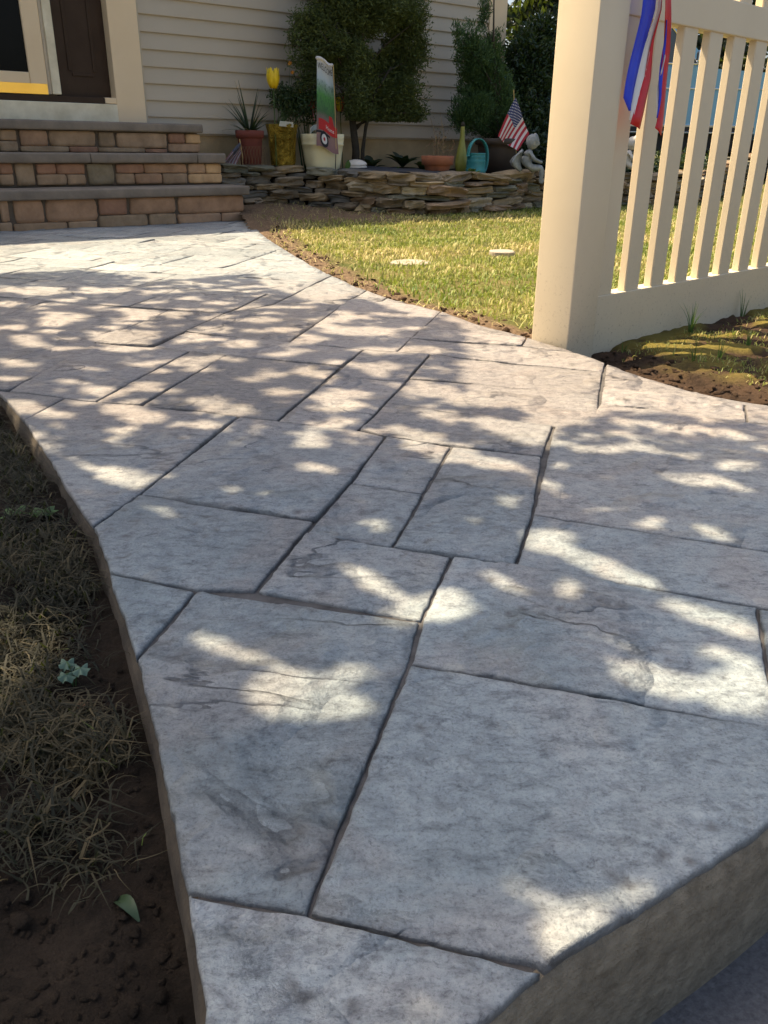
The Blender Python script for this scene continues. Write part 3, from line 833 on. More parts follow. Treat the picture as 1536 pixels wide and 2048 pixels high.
def make_slab(poly, k):
    if area(poly) < 0:
        poly = poly[::-1]
    if area(poly) < 0.0015:
        return
    cy = sum(p[1] for p in poly) / len(poly)
    cx = sum(p[0] for p in poly) / len(poly)
    res = 0.0075 if cy < 1.15 else 0.011 if cy < 1.8 else 0.02 if cy < 2.8 else 0.04
    seed = k * 1.37
    gw = 0.0018 + 0.0014 * random.random()
    p0 = inset(densify(poly, 0.10), gw)
    p0 = densify(p0, max(0.0065, res))
    nb = len(p0)
    # uneven hand-tooled edge
    jit = []
    for i, p in enumerate(p0):
        a = noise.noise(Vector((p[0] * 38 + seed, p[1] * 38, 0.0))) * 0.0012 + noise.noise(Vector((p[0] * 9 + seed, p[1] * 9, 7))) * 0.0012 + noise.noise(Vector((p[0] * 110 + seed, p[1] * 110, 2))) * 0.0014
        jit.append(a)
    rim = []
    for t in (0.0, 0.0014 + 0.0010 * random.random()):
        ip = inset(p0, t)
        c2 = inset(p0, t + 0.01)
        rim.append([(ip[i][0] + (c2[i][0] - ip[i][0]) * jit[i] * 100, ip[i][1] + (c2[i][1] - ip[i][1]) * jit[i] * 100) for i in range(nb)])
    inner = rim[1]
    ix = [p[0] for p in inner]
    iy = [p[1] for p in inner]
    pts = [Vector(p) for p in inner]
    arr = np.array(inner)
    gx = np.arange(min(ix), max(ix), res)
    gy = np.arange(min(iy), max(iy), res * 0.9)
    XX, YY = np.meshgrid(gx, gy)
    XX = XX + (np.arange(len(gy))[:, None] % 2) * res * 0.5
    G = np.stack([XX.ravel(), YY.ravel()], axis=1) + rng.uniform(-0.22, 0.22, (XX.size, 2)) * res
    # inside test and clearance from the rim
    ins = np.zeros(len(G), dtype=bool)
    x1, y1 = arr[:, 0], arr[:, 1]
    x2, y2 = np.roll(x1, -1), np.roll(y1, -1)
    for a, b, c, d in zip(x1, y1, x2, y2):
        cond = ((b > G[:, 1]) != (d > G[:, 1]))
        with np.errstate(divide='ignore', invalid='ignore'):
            xc = (c - a) * (G[:, 1] - b) / (d - b) + a
        ins ^= cond & (G[:, 0] < xc)
    G = G[ins]
    if len(G):
        dm = np.full(len(G), 9.0)
        for st in range(0, len(arr), 64):
            ch = arr[st:st + 64]
            dm = np.minimum(dm, np.min(np.hypot(G[:, None, 0] - ch[None, :, 0], G[:, None, 1] - ch[None, :, 1]), axis=1))
        G = G[dm > res * 0.55]
    pts += [Vector(g) for g in G]
    try:
        tv, te, tf, ov, oe, of = delaunay_2d_cdt(pts, [(i, (i + 1) % nb) for i in range(nb)], [], 1, 1e-6)
    except Exception:
        return
    tz = random.uniform(-0.0006, 0.0006)
    tx, ty = random.uniform(-.002, .002), random.uniform(-.002, .002)
    V, C = [], []
    for v in tv:
        h, l = relief(v.x, v.y, seed)
        V.append((v.x, v.y, h + tz + tx * (v.x - cx) + ty * (v.y - cy)))
        C.append(l)
    # map rim order through the triangulation
    back = {}
    for new, olds in enumerate(ov):
        for o in olds:
            back[o] = new
    F = [tuple(f) for f in tf]
    b0 = len(V)
    for z in (-0.0018, -0.0095):
        for i, p in enumerate(rim[0]):
            h = V[back[i]][2] if i in back else 0
            V.append((p[0], p[1], h + z if z > -0.009 else -0.0082))
            C.append(0.45 if z > -0.009 else 1.0)
    for i in range(nb):
        j = (i + 1) % nb
        if i in back and j in back:
            C[back[i]] = max(C[back[i]], 0.08)
            if back[i] != back[j]:
                F.append((b0 + i, b0 + j, back[j], back[i]))
        F.append((b0 + nb + i, b0 + nb + j, b0 + j, b0 + i))
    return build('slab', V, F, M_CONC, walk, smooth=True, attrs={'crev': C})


OUT_IN = inset(OUTS, 0.009)
k = 0
for s in SLABS:
    h = hull([tuple(p) for p in s])
    c = clip_convex(OUT_IN, h)
    if len(c) > 2:
        make_slab(c, k)
        k += 1
# the far stretch by the steps: the same ashlar pattern in its own skewed grid
_a = np.array(FAR1) - np.array(FAR0)
_a /= np.linalg.norm(_a)
_b = np.array(FAR3) - np.array(FAR2)
_b /= np.linalg.norm(_b)
_o = np.array(FAR2)


def far_pt(a, b):
    return tuple(_o + _a * a + _b * b)


_sk = np.linalg.solve(np.stack([_a, _b], axis=1), np.array(FAR1) - _o)
c_ = clip_convex(OUT_IN, hull([FAR1, FAR2, far_pt(0, 0.17), far_pt(_sk[0], 0.17)]))
make_slab(c_, k)
k += 1
cuts_b = [_sk[1] + 0.004, 0.17, 0.50, 0.72, 1.08, 1.40, 1.62, 1.98, 2.3, 2.62, 2.95, 3.3, 3.7]
cols_a = [0.0, -0.31, -0.62, -0.93, -1.24, -1.55, -1.86, -2.2, -2.6, -3.0]
for ri in range(len(cuts_b) - 1):
    b0, b1 = cuts_b[ri], cuts_b[ri + 1]
    a = _sk[0] if ri == 0 else 0.0 if ri < 3 else 0.9
    first = True
    while a > -3.0:
        wd = random.choice([0.30, 0.34, 0.46, 0.60])
        a2 = a - wd
        c = clip_convex(OUT_IN, hull([far_pt(a, b0), far_pt(a, b1), far_pt(a2, b1), far_pt(a2, b0)]))
        if len(c) > 2 and abs(area(c)) > 0.004:
            make_slab(c, k)
            k += 1
        a = a2

# driveway below the kerb face of the walkway
DRV = [(-6.0, -4.0), (9.0, -4.0), (9.0, 6.9), (1.1, 1.5), (0.2, 0.6), (-0.1, 0.35), (-6.0, -0.2)]
n_ = len(DRV)
tag(build('driveway', [(x, y, -0.128) for x, y in DRV], [tuple(range(n_))], M_ASPH), 'dark asphalt driveway below the walkway kerb', kind='structure')


# ---------------------------------------------------------------- terrain sheets
def terrain(name, xs, ys, keep, zf, m, attr=None):
    X, Y = np.meshgrid(xs, ys)
    Z = zf(X, Y)
    V = np.stack([X, Y, Z], axis=2).reshape(-1, 3)
    nx = len(xs)
    i = np.arange(len(ys) - 1)[:, None] * nx + np.arange(nx - 1)[None, :]
    cx_ = (X[:-1, :-1] + X[1:, 1:]) / 2
    cy_ = (Y[:-1, :-1] + Y[1:, 1:]) / 2
    kp = keep(cx_, cy_)
    i = i[kp]
    F = np.stack([i, i + 1, i + nx + 1, i + nx], axis=1)
    at = {k_: f(X, Y).ravel() for k_, f in (attr or {}).items()}
    o = build(name, V, F, m, smooth=True, attrs=at)
    GRID[o.name] = (xs, ys, Z)
    return o


GRID = {}
er = np.array(sorted([(p[1], p[0]) for p in EDGE_RIGHT_FULL]))
el_ = np.array(sorted([(p[1], p[0]) for p in EDGE_LEFT_FULL]))


def edge_right(y):
    return np.interp(y, er[:, 0], er[:, 1], left=1.2, right=-1.6)


def edge_left(y):
    return np.interp(y, el_[:, 0], el_[:, 1], left=-0.06, right=-2.7)


def dist_right(x, y):
    P = np.array(EDGE_RIGHT_FULL)
    dm = np.full(np.shape(x), 9.0)
    for a, b in zip(P[:-1], P[1:]):
        ab = b - a
        t = np.clip(((x - a[0]) * ab[0] + (y - a[1]) * ab[1]) / (ab @ ab), 0, 1)
        dm = np.minimum(dm, np.hypot(x - a[0] - ab[0] * t, y - a[1] - ab[1] * t))
    return dm


def soil_mask(x, y):
    """bare earth beside the fresh concrete and at the foot of the steps"""
    nz = vnoise(x, y, 3.0, 2.0, 3)
    w = 0.17 + 0.07 * nz + 0.10 * sstep(4.3, 6.0, y)
    m_ = 1 - sstep(w * 0.55, w * 1.15, dist_right(x, y))
    foot = np.hypot((x + 0.55) / 0.75, (y - 6.45) / 0.7)
    return np.maximum(m_, 1 - sstep(0.6, 1.15, foot + 0.2 * nz))


def lawn_h(x, y):
    sm = soil_mask(x, y)
    n1 = vnoise(x, y, 2.2, 5.0, 2)
    n2 = vnoise(x, y, 17.0, 8.0, 3)
    return lawn_z(x, y) + 0.012 * n1 + sm * (0.016 * n2 + 0.006)


xs = np.concatenate([np.arange(-1.4, 2.2, 0.03), np.arange(2.2, 5.0, 0.12), np.arange(5.0, 14, 0.5), np.arange(14, 60.1, 4)])
ys = np.concatenate([np.arange(2.0, 5.0, 0.03), np.arange(5.0, 8.8, 0.06), np.arange(8.8, 14, 0.3), np.arange(14, 80.1, 4)])
lawn = terrain('lawn', xs, ys, lambda x, y: (x > edge_right(y) - 0.06) & (fence_d(x, y) > 0.05), lawn_h, M_LAWN, {'soil': soil_mask})
tag(lawn, 'patchy sunlit lawn between the walkway and the stone wall', kind='structure')


def bed_moss(x, y):
    n1 = vnoise(x, y, 5.0, 12.0, 3)
    far = sstep(0.14, 0.34, dist_right(x, y) + 0.06 * n1)
    n3 = vnoise(x, y, 14.0, 3.0, 3)
    return far * sstep(0.0, 0.45, n1 + 0.1 + 0.6 * n3)


def bed_h(x, y):
    mo = bed_moss(x, y)
    return -0.034 + 0.008 * vnoise(x, y, 6.0, 31.0, 3) + (1 - mo) * 0.016 * vnoise(x, y, 16.0, 4.0, 4) + 0.004 * vnoise(x, y, 40.0, 1.0, 2) + mo * 0.012 + 0.008 * sstep(0.0, 0.25, dist_right(x, y)) - 0.02 * sstep(-0.25, 0.0, fence_d(x, y))


xs = np.concatenate([np.arange(0.3, 1.9, 0.018), np.arange(1.9, 6, 0.15)])
ys = np.concatenate([np.arange(0.9, 3.4, 0.018), np.arange(3.4, 7, 0.15)])
rbed = terrain('garden_soil', xs, ys, lambda x, y: (x > edge_right(y) - 0.05) & (fence_d(x, y) < 0.06) & (y > 0.33 + 0.68 * x + 0.02), bed_h, M_SOIL2, {'moss': bed_moss})
tag(rbed, 'tilled brown soil with moss in front of the fence', kind='structure')


def lbed_h(x, y):
    n1 = vnoise(x, y, 4.0, 17.0, 3)
    n2 = vnoise(x, y, 19.0, 3.0, 4)
    near = sstep(0.0, 0.10, edge_left(y) - x)
    return -0.029 + 0.006 * near + 0.011 * n1 + 0.009 * n2


xs = np.concatenate([np.arange(-7, -1.5, 0.25), np.arange(-1.5, 0.12, 0.012)])
ys = np.concatenate([np.arange(-0.2, 0.15, 0.05), np.arange(0.15, 1.75, 0.012), np.arange(1.75, 6.2, 0.12)])
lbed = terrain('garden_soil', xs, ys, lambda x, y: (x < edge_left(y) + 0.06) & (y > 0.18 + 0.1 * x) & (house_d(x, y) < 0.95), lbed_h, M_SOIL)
tag(lbed, 'dark bare soil strip along the left of the walkway', kind='structure')

# ---------------------------------------------------------------- clods and grass (nobody could count them)
M_GRASS = leaf_mat('lawn_grass', (0.075, 0.15, 0.025), (0.25, 0.27, 0.06), (0.58, 0.46, 0.21), 0.6, 0.3)
M_STRAW = leaf_mat('dried_grass', (0.008, 0.009, 0.0035), (0.022, 0.020, 0.008), (0.085, 0.064, 0.028), 0.7, 0.12)


def scatter(n, x0, x1, y0, y1, dens):
    x = rng.uniform(x0, x1, n)
    y = rng.uniform(y0, y1, n)
    k_ = rng.random(n) < dens(x, y)
    return x[k_], y[k_]


def fastn(x, y, f, s):
    """cheap smooth noise on arrays"""
    return (np.sin(x * f * 1.0 + s) * np.sin(y * f * 1.13 + s * 1.7) + 0.6 * np.sin(x * f * 2.3 + y * f * 1.1 + s * 3.1) + 0.5 * np.sin(y * f * 2.9 - x * f * 1.7 + s)) / 2.1


def in_lawn(x, y):
    sm = np.clip(dist_right(x, y) / 0.26, 0, 1)
    foot = np.hypot((x + 0.55) / 0.75, (y - 6.45) / 0.7)
    ok = (x > edge_right(y) + 0.02) & (fence_d(x, y) > 0.07)
    return ok * sstep(0.35, 0.95, sm + 0.22 * fastn(x, y, 7, 1.0)) * sstep(0.6, 1.15, foot)


def zlook(o, x, y):
    """height of a terrain sheet under points (nearest grid vertex)"""
    gx, gy, Z = GRID[o.name]
    i = np.clip(np.searchsorted(gx, x), 1, len(gx) - 1)
    j = np.clip(np.searchsorted(gy, y), 1, len(gy) - 1)
    i = np.where(np.abs(gx[i - 1] - x) < np.abs(gx[i] - x), i - 1, i)
    j = np.where(np.abs(gy[j - 1] - y) < np.abs(gy[j] - y), j - 1, j)
    return Z[j, i]


gx_, gy_ = [], []
for (n, x0, x1, y0, y1) in ((52000, -0.6, 2.0, 2.2, 5.2), (42000, -0.9, 2.6, 5.0, 8.0), (30000, 1.6, 6.5, 3.0, 11.0)):
    a, b = scatter(n, x0, x1, y0, y1, lambda x, y: in_lawn(x, y) * np.clip(0.62 + 0.55 * fastn(x, y, 4.5, 2.0), 0.08, 1))
    gx_.append(a)
    gy_.append(b)
gx_, gy_ = np.concatenate(gx_), np.concatenate(gy_)
keepm = house_d(gx_, gy_) < 0.2
gx_, gy_ = gx_[keepm], gy_[keepm]
gz_ = zlook(lawn, gx_, gy_)
dry = 0.52 + 0.42 * fastn(gx_, gy_, 2.6, 0.7) + 0.5 * (rng.random(len(gx_)) - 0.5) + 0.10 * sstep(3.0, 4.6, gy_) - 0.22 * sstep(-0.6, -0.2, house_d(gx_, gy_))
g = blades('grass', np.stack([gx_, gy_, gz_ - 0.004], axis=1), rng.uniform(0.014, 0.042, len(gx_)), rng.uniform(0.003, 0.006, len(gx_)) * (1 + gy_ * 0.10), rng.uniform(0.2, 1.1, len(gx_)), M_GRASS, dry)
tag(g, 'short yellow-green grass covering the lawn', 'grass', kind='stuff')

# moss and thin grass in front of the fence
a, b = scatter(52000, 0.55, 2.4, 1.2, 3.6, lambda x, y: (fence_d(x, y) < -0.02) * (x > edge_right(y) + 0.1) * sstep(0.16, 0.36, dist_right(x, y) + 0.05 * fastn(x, y, 9, 3)) * np.clip(0.35 + 0.8 * fastn(x, y, 8, 4), 0, 1))
g = blades('moss_grass', np.stack([a, b, zlook(rbed, a, b) - 0.003], axis=1), rng.uniform(0.007, 0.024, len(a)), rng.uniform(0.0018, 0.0038, len(a)), rng.uniform(0.3, 1.2, len(a)), M_GRASS, 0.35 + 0.5 * rng.random(len(a)))
tag(g, 'yellowish moss and thin grass on the tilled soil', 'moss', kind='stuff')

# withered grass lying on the left bed in matted clumps
def strands(name, C, n_pts, step, w, m, tint):
    """curled strands: short random walks close to the ground, each a narrow strip"""
    n = len(C)
    p = np.array(C, dtype=np.float64)
    a = rng.uniform(0, 2 * math.pi, n)
    el = rng.uniform(0.1, 1.1, n)
    turn = rng.normal(0, 0.35, n)
    Vs = []
    z0 = p[:, 2].copy()
    for j in range(n_pts):
        f = j / (n_pts - 1)
        ww = w * (1 - 0.75 * f)
        sd_ = np.stack([-np.sin(a), np.cos(a), np.zeros(n)], axis=1) * ww[:, None]
        Vs.append(p - sd_)
        Vs.append(p + sd_)
        st = step
        p = p + np.stack([np.cos(a) * np.cos(el) * st, np.sin(a) * np.cos(el) * st, np.sin(el) * st], axis=1)
        p[:, 2] = np.maximum(p[:, 2], z0 - 0.002)
        a = a + turn + rng.normal(0, 0.22, n)
        el = el - rng.uniform(0.15, 0.55, n)
    V = np.stack(Vs, axis=1).reshape(-1, 3)
    base_ = np.arange(n)[:, None] * (2 * n_pts)
    F = np.concatenate([base_ + np.array([[2 * j, 2 * j + 1, 2 * j + 3, 2 * j + 2]]) for j in range(n_pts - 1)], axis=0)
    return build(name, V, F, m, attrs={'tint': np.repeat(np.clip(tint, 0, 1), 2 * n_pts)})


P, T_, S_ = [], [], []
mats_c = [(-0.43, 0.93, 0.06, 800, .68), (-0.37, 0.87, 0.04, 300, .55), (-0.295, 0.60, 0.04, 480, .75), (-0.255, 0.57, 0.025, 220, .8), (-0.35, 0.63, 0.04, 200, .5), (-0.62, 1.33, 0.10, 650, .45), (-0.55, 1.20, 0.06, 420, .5), (-0.66, 1.42, 0.06, 260, .35), (-0.39, 0.78, 0.06, 320, .4), (-0.49, 1.02, 0.06, 240, .4), (-0.37, 0.70, 0.05, 260, .4), (-0.27, 0.49, 0.035, 110, .45), (-0.22, 0.46, 0.03, 60, .6), (-0.78, 1.6, 0.1, 420, .4), (-0.95, 1.9, 0.25, 700, .4)]
for cx, cy, r, n, tn in mats_c:
    P.append(np.stack([rng.normal(0, r * 0.6, n) + cx, rng.normal(0, r * 0.6, n) + cy, np.zeros(n)], axis=1))
    T_.append(np.clip(rng.normal(tn, 0.24, n), 0, 1))
a, b = scatter(2600, -1.4, 0.0, 0.25, 1.9, lambda x, y: 0.14 + 0.22 * fastn(x, y, 9, 6))
P.append(np.stack([a, b, a * 0], axis=1))
T_.append(rng.random(len(a)) * 0.55)
P, T_ = np.concatenate(P), np.concatenate(T_)
ok = P[:, 0] < edge_left(P[:, 1]) - 0.010
P, T_ = P[ok], T_[ok]
P[:, 2] = zlook(lbed, P[:, 0], P[:, 1]) + rng.uniform(-0.002, 0.010, len(P))
P = np.concatenate([P, P + rng.normal(0, 0.012, P.shape) * np.array([1, 1, 0.1])])
T_ = np.concatenate([T_, T_ * 0.8])
ok = P[:, 0] < edge_left(P[:, 1]) - 0.008
P, T_ = P[ok], T_[ok]
g = strands('dried_grass', P, 6, rng.uniform(0.003, 0.009, len(P)), rng.uniform(0.0003, 0.0011, len(P)), M_STRAW, T_)
tag(g, 'mats of withered brown grass on the dark soil', 'dried grass', kind='stuff')
sel = rng.random(len(P)) < 0.22
g = blades('dead_blades', P[sel], rng.uniform(0.012, 0.04, sel.sum()), rng.uniform(0.0015, 0.0032, sel.sum()), rng.uniform(0.8, 1.7, sel.sum()), M_STRAW, T_[sel], curl=0.6)
tag(g, 'flat broken dead blades lying in the withered grass', 'dried grass', kind='stuff')
# dead blades raked over the bare earth by the lawn
a, b = scatter(4200, -0.9, 0.9, 2.2, 7.0, lambda x, y: (x > edge_right(y) + 0.015) * (fence_d(x, y) > 0.07) * ((dist_right(x, y) < 0.04 + 0.28 * rng.random(len(x))) | (np.hypot((x + 0.55) / 0.75, (y - 6.45) / 0.7) < 1.3)))
g = strands('raked_grass', np.stack([a, b, zlook(lawn, a, b) + 0.003], axis=1), 5, rng.uniform(0.008, 0.02, len(a)), rng.uniform(0.001, 0.0022, len(a)), M_GRASS, 0.6 + 0.4 * rng.random(len(a)))
tag(g, 'dead straw blades raked over the bare earth strip', 'dried grass', kind='stuff')
# a little green growing through it
a, b = scatter(900, -1.2, 0.0, 0.45, 1.8, lambda x, y: sstep(0.1, 0.7, fastn(x, y, 11, 2.2)) * (x < edge_left(y) - 0.012))
g = blades('sparse_grass', np.stack([a, b, zlook(lbed, a, b)], axis=1), rng.uniform(0.012, 0.035, len(a)), rng.uniform(0.0012, 0.0022, len(a)), rng.uniform(0.2, 1.0, len(a)), M_GRASS, rng.random(len(a)) * 0.45)
tag(g, 'thin green blades growing through the withered grass', 'grass', kind='stuff')


def clods(name, x, y, z, r, m, label):
    ico = bmesh.new()
    bmesh.ops.create_icosphere(ico, subdivisions=1, radius=1.0)
    v0 = np.array([v.co for v in ico.verts])
    f0 = np.array([[v.index for v in f.verts] for f in ico.faces])
    ico.free()
    n = len(x)
    V = np.repeat(v0[None], n, axis=0) * (1 + rng.uniform(-0.5, 0.35, (n, len(v0), 1)))
    V = V * (r[:, None] * np.stack([rng.uniform(.8, 1.5, n), rng.uniform(.8, 1.5, n), rng.uniform(.5, .9, n)], axis=1))[:, None, :]
    V = V + np.stack([x, y, z], axis=1)[:, None, :]
    F = (f0[None] + (np.arange(n) * len(v0))[:, None, None]).reshape(-1, 3)
    o = build(name, V.reshape(-1, 3), F, m)
    return tag(o, label, 'soil', kind='stuff')


a, b = scatter(5200, -0.7, 1.0, 2.1, 6.2, lambda x, y: (x > edge_right(y) + 0.01) * (fence_d(x, y) > 0.06) * (dist_right(x, y) < 0.05 + 0.15 * rng.random(len(x))))
clods('soil_crumbs', a, b, zlook(lawn, a, b), rng.uniform(0.003, 0.011, len(a)) * (1 + 0.6 * rng.random(len(a)) ** 4), MATS['tilled_soil'], 'brown earth crumbs between the walkway and lawn')
a, b = scatter(9000, 0.5, 1.9, 1.1, 2.9, lambda x, y: (x > edge_right(y) + 0.01) * (fence_d(x, y) < -0.01) * (dist_right(x, y) < 0.08 + 0.22 * rng.random(len(x))))
clods('soil_crumbs', a, b, zlook(rbed, a, b), rng.uniform(0.0015, 0.007, len(a)) * (1 + 1.5 * rng.random(len(a)) ** 8), MATS['tilled_soil'], 'loose earth crumbs beside the fence post')
a, b = scatter(16000, -1.0, 0.0, 0.2, 1.6, lambda x, y: (x < edge_left(y) - 0.004) * np.clip(1.3 - y * 0.7, 0.2, 1))
clods('soil_crumbs', a, b, zlook(lbed, a, b), rng.uniform(0.0008, 0.0034, len(a)) * (1 + 1.6 * rng.random(len(a)) ** 10), M_SOIL, 'dark earth crumbs on the left soil strip')
# ================================================================ FENCE
M_VINYL = mat('cream_vinyl', (0.68, 0.57, 0.395), (0.645, 0.535, 0.365), 5, 0.42, 0.06, 40)
# dirt splashed on the low parts of the vinyl
_nt = M_VINYL.node_tree
_b = _nt.nodes['Principled BSDF']
_src = _b.inputs['Base Color'].links[0].from_socket
_pos = _nt.nodes.new('ShaderNodeNewGeometry').outputs['Position']
_sx = _nt.nodes.new('ShaderNodeSeparateXYZ')
lk(_nt, _pos, _sx.inputs[0])
_sp = ramp(_nt, noise_node(_nt, _pos, 130, 4, 0.8), [(0.58, (0, 0, 0)), (0.68, (1, 1, 1))])
_zz = _nt.nodes.new('ShaderNodeMapRange')
_zz.inputs['From Min'].default_value = 0.26
_zz.inputs['From Max'].default_value = 0.0
lk(_nt, _sx.outputs['Z'], _zz.inputs['Value'])
_f = math_node(_nt, 'MULTIPLY', _sp, math_node(_nt, 'MULTIPLY', _zz.outputs[0], 0.7))
lk(_nt, mix(_nt, _f, _src, (0.22, 0.14, 0.07)), _b.inputs['Base Color'])

fence = thing('picket_fence', 'cream vinyl picket fence with thick end post beside the walkway', 'fence', FW(0, 0, 0))
PW = 0.116


def post(s0, zt):
    return from_bm('post', box_bm(s0, s0 + PW, 0, PW, -0.14, zt, FW, 0.003, 2), M_VINYL, fence, True)


for s0 in (0.0, 2.36):
    p = post(s0, 1.13)
    V = [FW(s0 - .012, -.012, 1.1302), FW(s0 + PW + .012, -.012, 1.1302), FW(s0 + PW + .012, PW + .012, 1.1302), FW(s0 - .012, PW + .012, 1.1302)]
    V += [tuple(np.array(v) + np.array([0, 0, .02])) for v in V] + [FW(s0 + PW / 2, PW / 2, 1.2)]
    build('post_cap', V, [(3, 2, 1, 0), (0, 1, 5, 4), (1, 2, 6, 5), (2, 3, 7, 6), (3, 0, 4, 7), (4, 5, 8), (5, 6, 8), (6, 7, 8), (7, 4, 8)], M_VINYL, fence)
RD0, RD1 = 0.036, 0.086
from_bm('bottom_rail', box_bm(PW - .002, 2.37, RD0, RD1, -0.085, 0.106, FW, 0.003, 2), M_VINYL, fence)
from_bm('top_rail', box_bm(PW - .002, 2.37, RD0, RD1, 0.757, 0.838, FW, 0.003, 2), M_VINYL, fence)
for i in range(17):
    s0 = 0.170 + 0.134 * i
    if s0 + 0.07 > 2.36:
        break
    d0, d1 = RD0 + 0.005, RD0 + 0.029
    bm = box_bm(s0, s0 + 0.07, d0, d1, 0.104, 0.93, FW, 0.0025, 1)
    p = from_bm('picket', bm, M_VINYL, fence)
    V = [FW(s0, d0, .9302), FW(s0 + .07, d0, .9302), FW(s0 + .07, d1, .9302), FW(s0, d1, .9302), FW(s0 + .035, (d0 + d1) / 2, .955)]
    build('picket_cap', V, [(3, 2, 1, 0), (0, 1, 4), (1, 2, 4), (2, 3, 4), (3, 0, 4)], M_VINYL, p)

# ribbons tied to the top rail
rib = {'blue': mat('blue_ribbon', (0.02, 0.05, 0.62), (0.012, 0.03, 0.5), 20, 0.35), 'red': mat('red_ribbon', (0.62, 0.02, 0.025), (0.5, 0.015, 0.02), 20, 0.35), 'white': mat('white_ribbon', (0.75, 0.72, 0.68), (0.7, 0.66, 0.62), 20, 0.4)}


def strip(name, L, Rr, m, parent, amp=0.006, ph=0.0, sub=5):
    L, Rr = np.array(L), np.array(Rr)
    t = np.linspace(0, 1, len(L))
    tt = np.linspace(0, 1, (len(L) - 1) * sub + 1)
    li = np.stack([np.interp(tt, t, L[:, k_]) for k_ in range(3)], axis=1)
    ri = np.stack([np.interp(tt, t, Rr[:, k_]) for k_ in range(3)], axis=1)
    V, F = [], []
    for i in range(len(tt)):
        w = amp * math.sin(tt[i] * 7 + ph)
        for j in range(4):
            q = li[i] + (ri[i] - li[i]) * j / 3 + FN * (w + amp * 0.6 * math.sin(j * 1.4 + tt[i] * 5 + ph))
            V.append(tuple(q))
    for i in range(len(tt) - 1):
        for j in range(3):
            F.append((i * 4 + j, i * 4 + j + 1, i * 4 + j + 5, i * 4 + j + 4))
    o = build(name, V, F, m, parent, True)
    md = o.modifiers.new('thickness', 'SOLIDIFY')
    md.thickness = 0.0006
    return o


r1 = thing('ribbon', 'wide blue, white and red ribbon hanging nearest the fence post', 'ribbon', FW(0.2, -0.03, 0.5), 'ribbons on the fence')
for nm in ('blue', 'white', 'red'):
    L, Rr = RIBBONS[nm]
    strip('stripe', L, Rr, rib[nm], r1, 0.004, 0.4)
r2 = thing('ribbon', 'narrow red ribbon with blue and white edge on the second picket', 'ribbon', FW(0.25, -0.05, 0.5), 'ribbons on the fence')
for nm in ('red2', 'blue2', 'white2'):
    L, Rr = RIBBONS[nm]
    strip('stripe', L, Rr, rib[nm[:-1]], r2, 0.004, 1.4)
# tape strung along above the rail
tp = mat('yellow_tape', (0.75, 0.58, 0.02), (0.65, 0.48, 0.02), 10, 0.35)
tL = [FW(s, 0.028 + 0.004 * math.sin(s * 9), 0.868 + 0.012 * math.sin(s * 3)) for s in np.linspace(0.55, 2.36, 9)]
tR = [FW(s, 0.026 + 0.006 * math.sin(s * 7), 0.905 + 0.010 * math.sin(s * 4)) for s in np.linspace(0.55, 2.36, 9)]
t_ = strip('caution_tape', tL, tR, tp, None, 0.002)
tag(t_, 'yellow plastic tape strung above the top rail of the fence', 'tape')

# ================================================================ HOUSE
M_SIDE = mat('tan_siding', (0.50, 0.425, 0.32), (0.475, 0.40, 0.295), 3, 0.55, 0.10, 60, rand=0.02)
M_TRIM = mat('tan_trim', (0.80, 0.62, 0.40), (0.76, 0.58, 0.365), 4, 0.5, 0.05, 60)
M_WHITE = mat('weathered_white', (0.82, 0.74, 0.55), (0.62, 0.54, 0.37), 8, 0.6, 0.2, 90)
M_BROWN = mat('dark_brown_paint', (0.060, 0.038, 0.025), (0.045, 0.028, 0.018), 6, 0.6, 0.1, 60, spec=0.15)
M_FOUND = mat('tan_foundation', (0.52, 0.38, 0.21), (0.40, 0.29, 0.155), 6, 0.9, 0.4, 70)
M_GLASS = mat('dark_glass', (0.010, 0.009, 0.008), (0.007, 0.007, 0.006), 3, 0.06, spec=0.08)
M_BRASS = mat('brass', (0.95, 0.62, 0.13), (0.85, 0.52, 0.10), 4, 0.30, 0.05, 30, metal=1.0)
M_ROOF = mat('roof_shingle', (0.07, 0.06, 0.055), (0.04, 0.036, 0.034), 12, 0.9, 0.6, 60)

house = thing('house', 'tan clapboard house with brown door panel behind the garden', 'house', HW(0, 0.9, 0))
S0, S1, ZS, EX = -0.256, 3.09, 0.555, 0.1075
body = build('wall', *prism([(0.975, 0.0), (7.0, 0.0), (7.0, 2.62), (0.975, 2.62)], -5.0, 3.29, lambda a, p, q: HW(a, p, q)), M_SIDE, house)
sheath = build('sheathing', *prism([(0.912, 0.565), (0.974, 0.565), (0.974, 2.62), (0.912, 2.62)], -0.27, 3.28, lambda a, p, q: HW(a, p, q)), M_SIDE, house)
siding = build('siding', *prism([(0.902, ZS - 0.012), (0.911, ZS - 0.012), (0.911, ZS + 0.02), (0.902, ZS + 0.02)], S0, S1, lambda a, p, q: HW(a, p, q)), M_SIDE, house)
for k_ in range(19):
    z0 = ZS + EX * k_
    pr = [(0.884, z0), (0.884, z0 + 0.008), (0.8985, z0 + 0.109), (0.910, z0 + 0.109), (0.910, z0 + 0.004), (0.892, z0 - 0.001)]
    build('plank', *prism(pr, S0, S1, lambda a, p, q: HW(a, p, q)), M_SIDE, siding)
# siding left of the door (beyond the picture) continues as one lot of planks
for k_ in range(19):
    z0 = ZS + EX * k_
    pr = [(0.884, z0), (0.884, z0 + 0.008), (0.8985, z0 + 0.109), (0.910, z0 + 0.109), (0.910, z0 + 0.004), (0.892, z0 - 0.001)]
    build('plank', *prism(pr, -5.0, -2.35, lambda a, p, q: HW(a, p, q)), M_SIDE, siding)


def hbox(name, s0, s1, d0, d1, z0, z1, m, parent, bev=0.002):
    return from_bm(name, box_bm(s0, s1, d0, d1, z0, z1, HW, bev, 1), m, parent)


